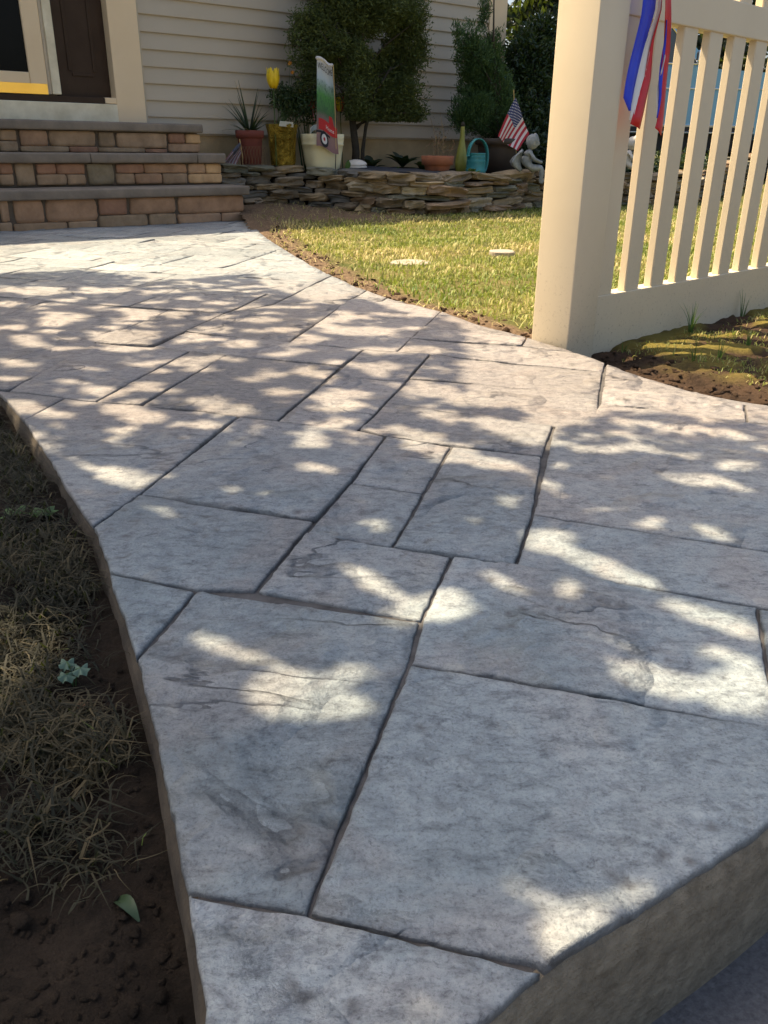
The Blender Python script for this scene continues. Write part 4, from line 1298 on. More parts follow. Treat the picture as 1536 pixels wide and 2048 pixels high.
hbox('foundation', -0.2, 3.28, 0.915, 0.973, -0.1, 0.5595, M_FOUND, house)
hbox('corner_board', 3.092, 3.306, 0.872, 0.976, 0.53, 2.62, M_TRIM, house)
hbox('channel', -0.276, -0.257, 0.880, 0.911, 0.62, 2.62, M_SIDE, house)
trim = hbox('door_trim', -0.488, -0.278, 0.858, 0.974, 0.617, 2.62, M_TRIM, house, 0.003)
hbox('door_trim', -2.35, -2.14, 0.858, 0.974, 0.617, 2.62, M_TRIM, house, 0.003)
side = hbox('side_panel', -0.856, -0.489, 0.945, 0.974, 0.772, 2.62, M_BROWN, house)
hbox('moulding', -0.60, -0.578, 0.938, 0.9449, 0.93, 2.5, M_BROWN, side)
hbox('moulding', -0.77, -0.748, 0.938, 0.9449, 0.93, 2.5, M_BROWN, side)
hbox('moulding', -0.747, -0.601, 0.938, 0.9449, 0.90, 0.922, M_BROWN, side)
jamb = hbox('door_jamb', -0.915, -0.858, 0.872, 0.974, 0.778, 2.62, M_WHITE, house, 0.004)
hbox('jamb_stop', -0.936, -0.9152, 0.885, 0.974, 0.778, 2.62, M_SIDE, house)
hbox('door_sill', -2.13, -0.57, 0.862, 0.974, 0.733, 0.770, M_BROWN, house)
hbox('sill_block', -0.568, -0.4885, 0.859, 0.974, 0.735, 0.772, M_TRIM, house)
hbox('threshold_board', -2.13, -0.4885, 0.850, 0.974, 0.617, 0.731, M_WHITE, house, 0.003)
door = thing_door = hbox('storm_door', -1.05, -0.938, 0.880, 0.915, 0.774, 2.6, M_TRIM, house, 0.004)
hbox('rail', -1.95, -1.052, 0.880, 0.915, 0.774, 0.903, M_TRIM, door, 0.004)
hbox('rail', -1.95, -1.052, 0.880, 0.915, 2.5, 2.6, M_TRIM, door, 0.004)
hbox('stile', -2.06, -1.952, 0.880, 0.915, 0.774, 2.6, M_TRIM, door, 0.004)
hbox('glass', -1.955, -1.045, 0.898, 0.904, 0.900, 2.51, M_GLASS, door, 0)
hbox('kick_plate', -2.05, -0.945, 0.8745, 0.8795, 0.775, 0.838, M_BRASS, door, 0.001)
# eave and roof
hbox('fascia', -5.2, 3.5, 0.78, 0.80, 2.55, 2.66, M_WHITE, house)
hbox('soffit', -5.2, 3.5, 0.801, 1.05, 2.622, 2.64, M_WHITE, house)
build('roof', *prism([(0.74, 2.662), (4.0, 4.3), (7.3, 2.662), (7.3, 2.7), (4.0, 4.36), (0.74, 2.70)], -5.25, 3.55, lambda a, p, q: HW(a, p, q)), M_ROOF, house)

# ================================================================ STEPS
M_TREAD = mat('bluestone_tread', (0.25, 0.205, 0.158), (0.165, 0.135, 0.105), 7, 0.8, 0.6, 55, rand=0.06)
tones = [((0.30, 0.20, 0.13), (0.19, 0.125, 0.08)), ((0.27, 0.165, 0.11), (0.175, 0.10, 0.068)), ((0.29, 0.215, 0.145), (0.185, 0.135, 0.088)), ((0.27, 0.21, 0.145), (0.17, 0.13, 0.085)), ((0.46, 0.33, 0.19), (0.30, 0.20, 0.11)), ((0.20, 0.175, 0.125), (0.12, 0.105, 0.07)), ((0.35, 0.25, 0.165), (0.22, 0.15, 0.10))]
M_BRICK = [mat('ledge_stone_%d' % i, (a[0] * 1.5, a[1] * 1.35, a[2] * 1.2), (b[0] * 1.45, b[1] * 1.3, b[2] * 1.15), 9, 0.85, 0.7, 60, rand=0.08) for i, (a, b) in enumerate(tones)]
M_MORT = mat('mortar', (0.14, 0.11, 0.08), (0.09, 0.07, 0.05), 20, 0.95, 0.5, 120)
steps = thing('front_steps', 'three brown stone-faced steps with grey slab treads at the door', 'steps', HW(0, 0, 0))
RIS = [
    (0.0, [(-1.588, -1.551, 0.052, 0.169, 6), (-1.608, -1.546, -0.010, 0.045, 2), (-1.512, -1.353, 0.042, 0.169, 0), (-1.329, -1.030, 0.042, 0.168, 0), (-1.528, -1.221, -0.01, 0.036, 2), (-1.208, -1.037, -0.01, 0.035, 2), (-1.007, -0.835, 0.070, 0.165, 1), (-0.807, -0.507, 0.069, 0.163, 0), (-1.014, -0.708, -0.007, 0.063, 3), (-0.688, -0.508, -0.004, 0.062, 3), (-0.480, 0.003, 0.060, 0.161, 0), (-0.489, -0.179, -0.003, 0.053, 6), (-0.168, 0.003, -0.003, 0.052, 6)]),
    (0.3, [(-1.477, -1.411, 0.305, 0.359, 1), (-1.486, -1.412, 0.24, 0.298, 2), (-1.388, -1.284, 0.238, 0.358, 3), (-1.261, -1.153, 0.303, 0.357, 1), (-1.140, -0.967, 0.301, 0.357, 1), (-1.267, -1.093, 0.238, 0.296, 2), (-1.080, -0.969, 0.238, 0.294, 2), (-0.949, -0.780, 0.236, 0.355, 5), (-0.754, -0.575, 0.304, 0.354, 1), (-0.563, -0.264, 0.302, 0.356, 0), (-0.761, -0.641, 0.237, 0.297, 2), (-0.631, -0.450, 0.237, 0.295, 0), (-0.438, -0.264, 0.235, 0.295, 2), (-0.243, -0.124, 0.299, 0.355, 6), (-0.113, 0.000, 0.298, 0.355, 4), (-0.246, 0.002, 0.236, 0.291, 4)]),
    (0.6, [(-1.366, -1.273, 0.493, 0.549, 2), (-1.376, -1.273, 0.429, 0.484, 3), (-1.245, -1.082, 0.463, 0.550, 0), (-1.063, -0.764, 0.464, 0.551, 2), (-1.253, -0.950, 0.428, 0.456, 3), (-0.941, -0.757, 0.427, 0.456, 1), (-0.736, -0.636, 0.461, 0.547, 3), (-0.613, -0.256, 0.457, 0.546, 2), (-0.748, -0.422, 0.429, 0.453, 3), (-0.414, -0.259, 0.428, 0.446, 1), (-0.234, -0.123, 0.489, 0.548, 1), (-0.105, 0.002, 0.490, 0.545, 4), (-0.240, -0.003, 0.432, 0.482, 6)])]
ZR = [(-0.02, 0.166), (0.225, 0.361), (0.424, 0.555)]
for ri, (d, stones) in enumerate(RIS):
    z0, z1 = ZR[ri]
    riser = from_bm('riser', box_bm(-3.0, -0.012, d + 0.018, 0.91 if ri == 2 else d + 0.31, z0, z1, HW), M_MORT, steps)
    # run the coursing on beyond the edge of the picture
    lst = list(stones)
    s = min(a[0] for a in stones) - 0.012
    while s > -2.9:
        w = random.uniform(0.14, 0.34)
        zc = z0 + (z1 - z0) * random.uniform(0.35, 0.6)
        if random.random() < 0.3:
            lst.append((s - w, s, z0 + 0.01, z1 - 0.005, random.randrange(6)))
        else:
            lst.append((s - w, s, zc + 0.005, z1 - 0.005, random.randrange(6)))
            lst.append((s - w, s, z0 + 0.01, zc - 0.004, random.randrange(6)))
        s -= w + 0.012
    for j, (a, b, c, e, t) in enumerate(lst):
        V, F = rough_stone(b - a + 0.008, 0.06, e - c + 0.006, ri * 40 + j, 0.07, 0.14, 5)
        off = random.uniform(-0.004, 0.005)
        W = [HW((a + b) / 2 + v[0], d + 0.03 + off + v[1], (c + e) / 2 + v[2]) for v in V]
        build('stone', W, F, M_BRICK[t], riser, True)
    # end stones on the right return
    for (c, e) in ((z0 + 0.01, (z0 + z1) / 2 - 0.003), ((z0 + z1) / 2 + 0.003, z1 - 0.005)):
        V, F = rough_stone(0.03, 0.24, e - c, ri * 9 + c, 0.05, 0.16, 3)
        build('stone', [HW(-0.004 + v[0], d + 0.19 + v[1], (c + e) / 2 + v[2]) for v in V], F, M_BRICK[4], riser, True)


def tread(s0, s1, d0, d1, z0, z1, sd_):
    bm = box_bm(s0, s1, d0, d1, z0, z1, None, 0.012, 3)
    bmesh.ops.subdivide_edges(bm, edges=[e for e in bm.edges if e.calc_length() > 0.12], cuts=14, use_grid_fill=True)
    for v in bm.verts:
        nv = noise.noise_vector(Vector((v.co.x * 11 + sd_, v.co.y * 11, v.co.z * 30)))
        v.co += Vector((nv.x, nv.y, nv.z * 0.5)) * 0.004
        v.co = Vector(HW(*v.co))
    return from_bm('tread', bm, M_TREAD, steps, True)


tread(-3.0, 0.036, -0.03, 0.305, 0.166, 0.224, 1)
tread(-3.0, -0.93, 0.27, 0.605, 0.362, 0.423, 2)
tread(-0.928, -0.19, 0.27, 0.605, 0.362, 0.423, 3)
tread(-0.188, 0.028, 0.27, 0.605, 0.360, 0.424, 4)
tread(-3.0, 0.018, 0.57, 0.857, 0.556, 0.614, 5)

# ================================================================ RETAINING WALL AND BED
WPATH = [(0.03, 0.44), (0.42, 0.42), (0.70, 0.34), (0.86, 0.15), (0.95, -0.12), (1.12, -0.36), (1.46, -0.48), (2.1, -0.40), (2.8, -0.34), (3.5, -0.46), (4.4, -0.5), (5.6, -0.3), (7.2, 0.2)]
wp = np.array(WPATH)
seg = np.hypot(*(wp[1:] - wp[:-1]).T)
cum = np.concatenate([[0], np.cumsum(seg)])


def wall_at(t):
    s = np.interp(t, cum, wp[:, 0])
    d = np.interp(t, cum, wp[:, 1])
    e = 0.06
    s2, d2 = np.interp(t + e, cum, wp[:, 0]), np.interp(t + e, cum, wp[:, 1])
    s1, d1 = np.interp(t - e, cum, wp[:, 0]), np.interp(t - e, cum, wp[:, 1])
    a = math.atan2(d2 - d1, s2 - s1)
    return s, d, a


M_FIELD = [mat('field_stone_%d' % i, tuple(x * 1.35 for x in a), tuple(x * 1.2 for x in b), 8, 0.92, 0.9, 45, rand=0.15) for i, (a, b) in enumerate([((0.22, 0.165, 0.095), (0.11, 0.083, 0.045)), ((0.27, 0.20, 0.115), (0.14, 0.11, 0.06)), ((0.185, 0.145, 0.095), (0.095, 0.075, 0.048)), ((0.23, 0.16, 0.095), (0.13, 0.09, 0.055)), ((0.145, 0.135, 0.095), (0.07, 0.07, 0.045)), ((0.32, 0.27, 0.18), (0.2, 0.165, 0.11))])]
M_SHADED = [mat('shaded_stone_%d' % i, a, b, 8, 0.9, 0.9, 45, rand=0.15) for i, (a, b) in enumerate([((0.16, 0.15, 0.125), (0.08, 0.076, 0.064)), ((0.21, 0.19, 0.155), (0.11, 0.10, 0.083))])]  # greyer stones for the left end; its shade is put into their colour
rwall = thing('retaining_wall', 'low dry-stacked fieldstone wall holding up the flower bed', 'stone wall', HW(1.4, -0.45, 0.0))
zrow = 0.0
row = 0
TL = cum[-1]
cnt = 0
while zrow < 0.245:
    th0 = [0.045, 0.055, 0.036, 0.058, 0.034, 0.05][row] if row < 6 else 0.04
    t = random.uniform(-0.05, 0.05)
    while t < TL:
        L = random.uniform(0.13, 0.42) * (0.75 if th0 < 0.05 else 1)
        th = th0 * random.uniform(0.78, 1.18)
        top_row = zrow + th0 > 0.235
        if top_row:
            L *= 1.25
        if t < 1.5:
            L = min(L, 0.22)
        s, d, a = wall_at(t + L / 2)
        V, F = rough_stone(L * 0.985, random.uniform(0.20, 0.28), th * 1.12, cnt * 1.3 + 5, 0.30, 0.20, 5)
        off = random.uniform(-0.04, 0.025) + (-0.01 if top_row else 0) + zrow * 0.12
        roll = random.uniform(-0.09, 0.09)
        ca, sa = math.cos(a), math.sin(a)
        gz = float(lawn_z(*np.array(HW(s, d, 0))[:2])) + 0.002
        W = []
        for v in V:
            x, y = v[0], v[1] + 0.11 + off
            z = gz + zrow + th / 2 + v[2] + roll * v[0]
            W.append(HW(s + x * ca - y * sa, d + x * sa + y * ca, z))
        mm = random.choice(M_FIELD) if s > 0.9 else random.choice(M_SHADED + [M_FIELD[4], M_FIELD[2], M_FIELD[0]])
        build('stone', W, F, mm, rwall, False)
        cnt += 1
        t += L + 0.002
    zrow += th0
    row += 1

BEDZ = [(0.42, 0.62, 0.343), (0.69, 0.60, 0.348), (0.95, 0.45, 0.286), (1.31, 0.50, 0.315), (1.64, -0.15, 0.276), (2.13, 0.15, 0.288), (2.10, -0.10, 0.284), (2.63, 0.20, 0.277), (2.50, -0.30, 0.272), (1.19, 0.42, 0.283), (1.06, 0.10, 0.262), (1.5, -0.35, 0.262), (2.0, 0.8, 0.33), (3.0, 0.8, 0.32), (3.6, -0.35, 0.285), (6, 0.5, 0.3)]


def bed_z(s, d):
    s, d = np.asarray(s, dtype=float), np.asarray(d, dtype=float)
    num = np.zeros(s.shape)
    den = np.zeros(s.shape)
    for a, b, z in BEDZ:
        w = 1.0 / (0.004 + (s - a) ** 2 + (d - b) ** 2) ** 1.5
        num += w * z
        den += w
    return num / den


# soil of the raised bed
tt = np.linspace(0, TL, 150)
V, F, nr = [], [], 12
for i, t in enumerate(tt):
    s, d, a = wall_at(t)
    s0, d0 = s - math.sin(a) * 0.10, d + math.cos(a) * 0.10
    dend = 0.93 if s0 < 3.2 else 3.0
    for j in range(nr):
        f = j / (nr - 1)
        ds = d0 + (dend - d0) * f
        zz = float(bed_z(s0, ds)) - 0.012 + 0.012 * noise.noise(Vector((s0 * 9, ds * 9, 0)))
        V.append(HW(s0, ds, zz))
    V.append(HW(s0, d0, -0.1))
for i in range(len(tt) - 1):
    a, b = i * (nr + 1), (i + 1) * (nr + 1)
    for j in range(nr - 1):
        F.append((a + j, b + j, b + j + 1, a + j + 1))
    F.append((a + nr, b + nr, b, a))
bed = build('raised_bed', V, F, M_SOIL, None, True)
tag(bed, 'dark soil of the raised flower bed against the house', kind='structure')
# ================================================================ THINGS ON THE BED
def on_bed(s, d):
    return HW(s, d, float(bed_z(s, d)) - 0.008)


M_TERRA = mat('terracotta', (0.33, 0.125, 0.06), (0.22, 0.08, 0.04), 9, 0.85, 0.3, 60)
M_DTERRA = mat('dark_terracotta', (0.20, 0.055, 0.04), (0.15, 0.04, 0.03), 9, 0.8, 0.2, 60)
M_CREAM = mat('cream_plastic', (0.76, 0.69, 0.44), (0.70, 0.62, 0.37), 5, 0.45, 0.05, 40)
M_GOLD = mat('gold_foil', (0.55, 0.38, 0.06), (0.20, 0.13, 0.02), 8, 0.16, 1.0, 22, metal=1.0, dist=0.05)
M_TEAL = mat('turquoise_enamel', (0.045, 0.27, 0.27), (0.025, 0.18, 0.19), 9, 0.4, 0.15, 50)
M_WIRE = mat('rusty_wire', (0.20, 0.11, 0.06), (0.14, 0.08, 0.05), 30, 0.8)
M_STEM = mat('green_stem', (0.06, 0.11, 0.03), (0.04, 0.08, 0.02), 30, 0.6)
M_DRYSTEM = mat('dry_stem', (0.22, 0.16, 0.09), (0.15, 0.10, 0.06), 30, 0.8)
M_BARK = mat('brown_bark', (0.055, 0.045, 0.03), (0.03, 0.024, 0.017), 25, 0.95, 1.0, 60, dist=0.01)
M_WOOD = mat('pale_wood_stick', (0.50, 0.36, 0.15), (0.42, 0.30, 0.12), 30, 0.7)
M_POTSOIL = M_SOIL


def disc(c, r, z, n=20):
    return [(c[0] + r * math.cos(2 * math.pi * k_ / n), c[1] + r * math.sin(2 * math.pi * k_ / n), c[2] + z) for k_ in range(n)], [tuple(range(n))]


# --- red-brown pot with a spiky plant, in front of it a low wire edging
c = on_bed(0.42, 0.62)
pot = thing('flower_pot', 'dark red plastic pot with a spiky plant next to the steps', 'pot', c)
build('bowl', *lathe([(0.075, 0), (0.092, 0.19), (0.094, 0.195), (0.104, 0.195), (0.108, 0.245), (0.102, 0.247), (0.096, 0.2), (0.09, 0.2)], c, 28), M_DTERRA, pot, True)
V, F = disc(c, 0.094, 0.215)
build('soil', V, F, M_POTSOIL, pot)
M_YUC = leaf_mat('spiky_leaf', (0.012, 0.028, 0.016), (0.03, 0.055, 0.03), (0.05, 0.075, 0.04), 0.4, 0.1)
pl = thing('spiky_plant', 'dark green spiky plant arching out of the red pot', 'plant', (c[0], c[1], c[2] + 0.215))
for i in range(34):
    az = random.uniform(0, 2 * math.pi)
    if i < 14:
        az = math.pi + random.uniform(-0.9, 0.7)
    el0 = random.uniform(0.35, 1.45)
    L = random.uniform(0.22, 0.36)
    if i < 3:
        el0, L, az = 1.35, 0.38, math.pi + 0.5 * i
    q = Vector((c[0], c[1], c[2] + 0.21))
    dirv = Vector((math.cos(az) * math.cos(el0), math.sin(az) * math.cos(el0), math.sin(el0)))
    sd_ = dirv.cross(Vector((0, 0, 1))).normalized()
    V = []
    n = 7
    for j in range(n + 1):
        t = j / n
        w = 0.011 * (1 - t ** 1.5) + 0.0008
        V += [tuple(q - sd_ * w), tuple(q + sd_ * w)]
        q = q + dirv * L / n
        dirv = (dirv + Vector((0, 0, -0.13 * (1.3 - math.sin(el0))))).normalized()
    F = [(2 * j, 2 * j + 1, 2 * j + 3, 2 * j + 2) for j in range(n)]
    build('leaf', V, F, M_YUC, pl, True, attrs={'tint': [random.random()] * len(V)})
w = thing('wire_edging', 'rusty criss-cross wire edging in front of the red pot', 'edging', on_bed(0.36, 0.46))
parts = []
for i in range(9):
    s = 0.24 + i * 0.026
    for sg in (-1, 1):
        pts = []
        for j in range(6):
            t = j / 5
            b = on_bed(s + sg * (0.035 - 0.045 * t), 0.47 - 0.02 * t)
            pts.append((b[0], b[1], b[2] - 0.01 + 0.15 * math.sin(t * math.pi * 0.55)))
        build('wire', *tube(pts, 0.0016, 5), M_WIRE, w)

# --- gold foil pot with flowers
c = on_bed(0.69, 0.6)
gp = thing('foil_pot', 'flower pot wrapped in shiny gold foil beside the cream pot', 'pot', c)
prof = [(0.088, 0), (0.094, 0.03), (0.098, 0.12), (0.104, 0.22), (0.112, 0.245), (0.118, 0.285), (0.112, 0.29), (0.10, 0.25)]
V, F = lathe(prof, c, 60, ribs=13, ribd=0.035)
V = [tuple(Vector(v) + noise.noise_vector(Vector(v) * 26) * 0.008) for v in V]
build('wrapper', V, F, M_GOLD, gp)
V, F = disc(c, 0.1, 0.235)
build('soil', V, F, M_POTSOIL, gp)
V = [HW(0.60, 0.49, c[2] + .275), HW(0.72, 0.48, c[2] + .268), HW(0.725, 0.49, c[2] + .305), HW(0.615, 0.5, c[2] + .31)]
tg = build('plant_tag', V, [(0, 1, 2, 3)], mat('pale_tag', (0.5, 0.47, 0.36), (0.4, 0.38, 0.28), 30, 0.6), gp)
tg.modifiers.new('t', 'SOLIDIFY').thickness = 0.002
M_BUSHY = leaf_mat('marigold_leaf', (0.02, 0.045, 0.018), (0.04, 0.075, 0.028), (0.07, 0.09, 0.035), 0.5, 0.2)
fp_ = thing('flowering_plant', 'tangled green plant with orange flowers in the gold pot', 'plant', (c[0], c[1], c[2] + 0.235))


def blob_points(blobs, n, flat=1.0, shell=0.35):
    """points in a union of ellipsoids (x,y,z,r_horizontal,r_vertical), denser to the outside"""
    vol = np.array([b[3] ** 1.6 * b[4] for b in blobs])
    cnts = np.maximum(1, (n * vol / vol.sum()).astype(int))
    out = []
    for b, k_ in zip(blobs, cnts):
        v = rng.normal(size=(k_, 3))
        v /= np.linalg.norm(v, axis=1)[:, None]
        r = rng.random(k_) ** shell
        nz = 1 + 0.22 * np.sin(v[:, 0] * 5 + b[0] * 9) * np.sin(v[:, 2] * 6 + b[1] * 3) + 0.12 * np.sin(v[:, 1] * 11 + b[2] * 7)
        p = v * (r * nz)[:, None]
        out.append(np.stack([b[0] + p[:, 0] * b[3], b[1] + p[:, 1] * b[3] * flat, b[2] + p[:, 2] * b[4]], axis=1))
    return np.concatenate(out)


P = blob_points(FLOWERS, 4200, 0.8, 0.6)
leaves('foliage', P, rng.uniform(0.012, 0.03, len(P)), M_BUSHY, fp_)
for i in range(16):
    a = random.uniform(0, 2 * math.pi)
    tpt = P[random.randrange(len(P))]
    b0 = Vector((c[0] + 0.05 * math.cos(a), c[1] + 0.05 * math.sin(a), c[2] + 0.23))
    mid = (b0 + Vector(tpt)) / 2 + Vector((random.uniform(-.04, .04), random.uniform(-.04, .04), 0.05))
    build('stem', *tube([b0, mid, tpt], [0.003, 0.0025, 0.0015], 5), M_STEM, fp_)
M_ORANGE = mat('orange_petal', (0.75, 0.30, 0.02), (0.6, 0.2, 0.015), 40, 0.6)
M_YELLOW = mat('yellow_petal', (0.80, 0.60, 0.02), (0.75, 0.48, 0.01), 12, 0.45)
M_RED = mat('red_petal', (0.55, 0.02, 0.02), (0.4, 0.015, 0.015), 12, 0.5)


def daisy(p, r, m, parent):
    """round flower with ruffled petals"""
    V, F = [tuple(p)], []
    nv = Vector((0.1, -0.9, 0.5)).normalized()
    a = nv.cross(Vector((0, 0, 1))).normalized()
    b = nv.cross(a)
    for k_ in range(12):
        w = 2 * math.pi * k_ / 12
        rr = r * (1.0 if k_ % 2 else 0.72)
        V.append(tuple(Vector(p) + rr * (math.cos(w) * a + math.sin(w) * b) + nv * (r * 0.25 if k_ % 2 else 0)))
    V.append(tuple(Vector(p) - nv * r * 0.5))
    F = [(0, 1 + k_, 1 + (k_ + 1) % 12) for k_ in range(12)] + [(13, 1 + (k_ + 1) % 12, 1 + k_) for k_ in range(12)]
    return build('blossom', V, F, m, parent)


for (s, d, z, r) in ((0.78, 0.60, 1.045, 0.018), (0.80, 0.60, 0.985, 0.016), (0.87, 0.6, 0.865, 0.02), (0.62, 0.6, 0.90, 0.012), (0.95, 0.55, 0.80, 0.012)):
    q = Vector(HW(s, d, z))
    daisy(q, r, M_ORANGE, fp_)
    b0 = Vector((c[0], c[1], c[2] + 0.3))
    build('stem', *tube([b0, (b0 + q) / 2 + Vector((0.03, 0, 0.06)), q], [0.003, 0.002, 0.0014], 5), M_STEM, fp_)
# strappy leaves between the gold pot and the banner
sp = thing('strappy_plant', 'upright grassy leaves behind the cream pot', 'plant', on_bed(0.95, 0.66))
for i in range(18):
    b0 = Vector(on_bed(0.95 + random.uniform(-.05, .05), 0.66))
    tpt = b0 + Vector((random.uniform(-.12, .12), random.uniform(-.05, .05), random.uniform(0.35, 0.52)))
    mid = (b0 + tpt) / 2 + Vector((random.uniform(-.02, .02), 0, 0.03))
    V = []
    for t in (0, .25, .5, .75, 1.0):
        q = b0 * (1 - t) ** 2 + mid * 2 * t * (1 - t) + tpt * t * t
        wd = 0.006 * (1 - t * 0.9)
        V += [tuple(q - Vector((wd, wd * .4, 0))), tuple(q + Vector((wd, wd * .4, 0)))]
    build('leaf', V, [(2 * j, 2 * j + 1, 2 * j + 3, 2 * j + 2) for j in range(4)], M_BUSHY, sp, attrs={'tint': [random.random()] * 10})

# --- yellow glass-like tulip on a stake, red and yellow tulip behind the banner, red one left of it


def tulip(name, label, base, top, r, h, m, m2=None):
    t = thing(name, label, 'garden stake', base)
    base, top = Vector(base), Vector(top)
    build('stake', *tube([base, (base + top) / 2, top], 0.004, 6), M_STEM, t)
    for k_ in range(6):
        a = 2 * math.pi * k_ / 6 + 0.3
        V, F = [], []
        for i in range(7):
            tt_ = i / 6
            rad = r * (0.35 + 0.75 * math.sin(math.pi * min(1, tt_ * 0.62 + 0.08)) - 0.15 * tt_ + (0.28 * (tt_ - 0.8) * 5 if tt_ > 0.8 else 0))
            wd = r * 0.62 * math.sin(math.pi * (0.12 + 0.86 * tt_)) + 0.002
            ctr = top + Vector((math.cos(a) * rad, math.sin(a) * rad, h * tt_))
            tv_ = Vector((-math.sin(a), math.cos(a), 0))
            V += [tuple(ctr - tv_ * wd), tuple(ctr + Vector((math.cos(a), math.sin(a), 0)) * wd * 0.25), tuple(ctr + tv_ * wd)]
        for i in range(6):
            for j in range(2):
                F.append((i * 3 + j, i * 3 + j + 1, i * 3 + j + 4, i * 3 + j + 3))
        o = build('petal', V, F, m2 if (m2 and k_ % 2) else m, t, True)
        o.modifiers.new('t', 'SOLIDIFY').thickness = 0.0015
    return t


tulip('tulip_ornament', 'bright yellow tulip ornament on a stake beside the siding', on_bed(0.60, 0.55), HW(0.60, 0.55, 0.868), 0.042, 0.135, M_YELLOW)
tulip('tulip_ornament', 'red and yellow tulip ornament to the right of the banner', on_bed(1.27, 0.62), HW(1.25, 0.62, 0.735), 0.042, 0.11, M_YELLOW, M_RED)
tulip('tulip_ornament', 'small red tulip ornament to the left of the banner', on_bed(0.99, 0.6), HW(0.965, 0.6, 0.735), 0.026, 0.06, M_RED)

# --- cream square pot with a broken rim
c = on_bed(0.94, 0.42)
cp = thing('flower_pot', 'tall cream plastic pot with a lifted rim under the banner', 'pot', c)


def rsq(prof, c, ang, n=40, p_=5.0):
    """rounded-square lathe"""
    V, F = [], []
    for r, z in prof:
        for k_ in range(n):
            w_ = 2 * math.pi * k_ / n
            q = (abs(math.cos(w_)) ** p_ + abs(math.sin(w_)) ** p_) ** (-1 / p_)
            x, y = r * q * math.cos(w_), r * q * math.sin(w_)
            V.append((c[0] + x * math.cos(ang) - y * math.sin(ang), c[1] + x * math.sin(ang) + y * math.cos(ang), c[2] + z))
    for i in range(len(prof) - 1):
        for k_ in range(n):
            F.append((i * n + k_, i * n + (k_ + 1) % n, (i + 1) * n + (k_ + 1) % n, (i + 1) * n + k_))
    F.append(tuple(range(n))[::-1])
    return V, F


build('bowl', *rsq([(r_ * 1.1, z_) for r_, z_ in [(0.085, 0.0), (0.095, 0.01), (0.108, 0.08), (0.118, 0.16), (0.1235, 0.205), (0.1265, 0.207), (0.1275, 0.217), (0.1255, 0.219), (0.1285, 0.245), (0.132, 0.285), (0.126, 0.286), (0.121, 0.24)]], c, R(28), 48, 4.5), M_CREAM, cp, True)
V, F = disc(c, 0.115, 0.25)
build('soil', V, F, M_POTSOIL, cp)
V, F = [], []
for i in range(13):
    t = i / 12
    s = 0.80 + 0.20 * t
    z = c[2] + 0.288 + 0.055 * t
    d = 0.36 + 0.10 * math.sin(t * 2.4)
    V += [HW(s, d, z), HW(s, d, z + 0.035), HW(s, d + 0.012, z + 0.035), HW(s, d + 0.012, z)]
for i in range(12):
    for j in range(4):
        F.append((i * 4 + j, i * 4 + (j + 1) % 4, i * 4 + 4 + (j + 1) % 4, i * 4 + 4 + j))
F += [(0, 1, 2, 3), (51, 50, 49, 48)]
build('rim', V, F, mat('pale_rim', (0.62, 0.66, 0.60), (0.56, 0.6, 0.54), 6, 0.5), cp)
V, F = tube([HW(0.955, 0.285, c[2] + .29), HW(0.96, 0.281, c[2] + .25), HW(0.968, 0.287, c[2] + .19)], [0.002, 0.003, 0.001], 5)
build('crack', V, F, M_BARK, cp)
# weed in front of the cream pot
wd = thing('weed', 'single broad green leaf sprouting before the cream pot', 'weed', on_bed(1.0, 0.2))
b0 = Vector(on_bed(1.0, 0.2))
build('stem', *tube([b0, b0 + Vector((0.005, 0, 0.03)), b0 + Vector((0.012, 0, 0.055))], 0.003, 5), M_STEM, wd)
M_WEED = leaf_mat('weed_leaf', (0.04, 0.09, 0.02), (0.07, 0.14, 0.035), (0.10, 0.17, 0.05), 0.45, 0.2)
V = []
for i in range(7):
    t = i / 6
    wq = 0.02 * math.sin(math.pi * (0.05 + 0.93 * t)) + 0.001
    q = b0 + Vector((0.012 + 0.012 * t, -0.01 * t, 0.05 + 0.075 * t))
    V += [tuple(q + Vector((-wq, 0.004, 0))), tuple(q), tuple(q + Vector((wq, 0.004, 0)))]
build('leaf', V, [(i * 3 + j, i * 3 + j + 1, i * 3 + j + 4, i * 3 + j + 3) for i in range(6) for j in range(2)], M_WEED, wd, True, attrs={'tint': [0.5] * len(V)})

# --- garden banner: narrow printed cloth between thin poles
bt, bb = np.array(HW(1.05, 0.45, 1.075)), np.array(HW(1.04, 0.45, 0.50))
ban = thing('garden_banner', 'printed welcome banner with a red truck above the cream pot', 'banner', on_bed(1.05, 0.45))


def ban_pt(uu, v, off=0.0):
    """uu 0..1 across, v 0 bottom..1 top; the cloth is curled tighter at the top"""
    wdt = 0.160 * (1 - v) + 0.102 * v
    cx = -0.452 - 0.012 * v
    x = cx + (uu - 0.5) * wdt
    y = 6.785 + 0.09 * (uu - 0.5) + (0.05 * v + 0.02) * math.sin(math.pi * uu) - off
    z = 0.482 + 0.568 * v - 0.035 * uu * v - 0.055 * uu * (1 - v) + 0.01 * math.sin(uu * 6)
    return (x, y, z)


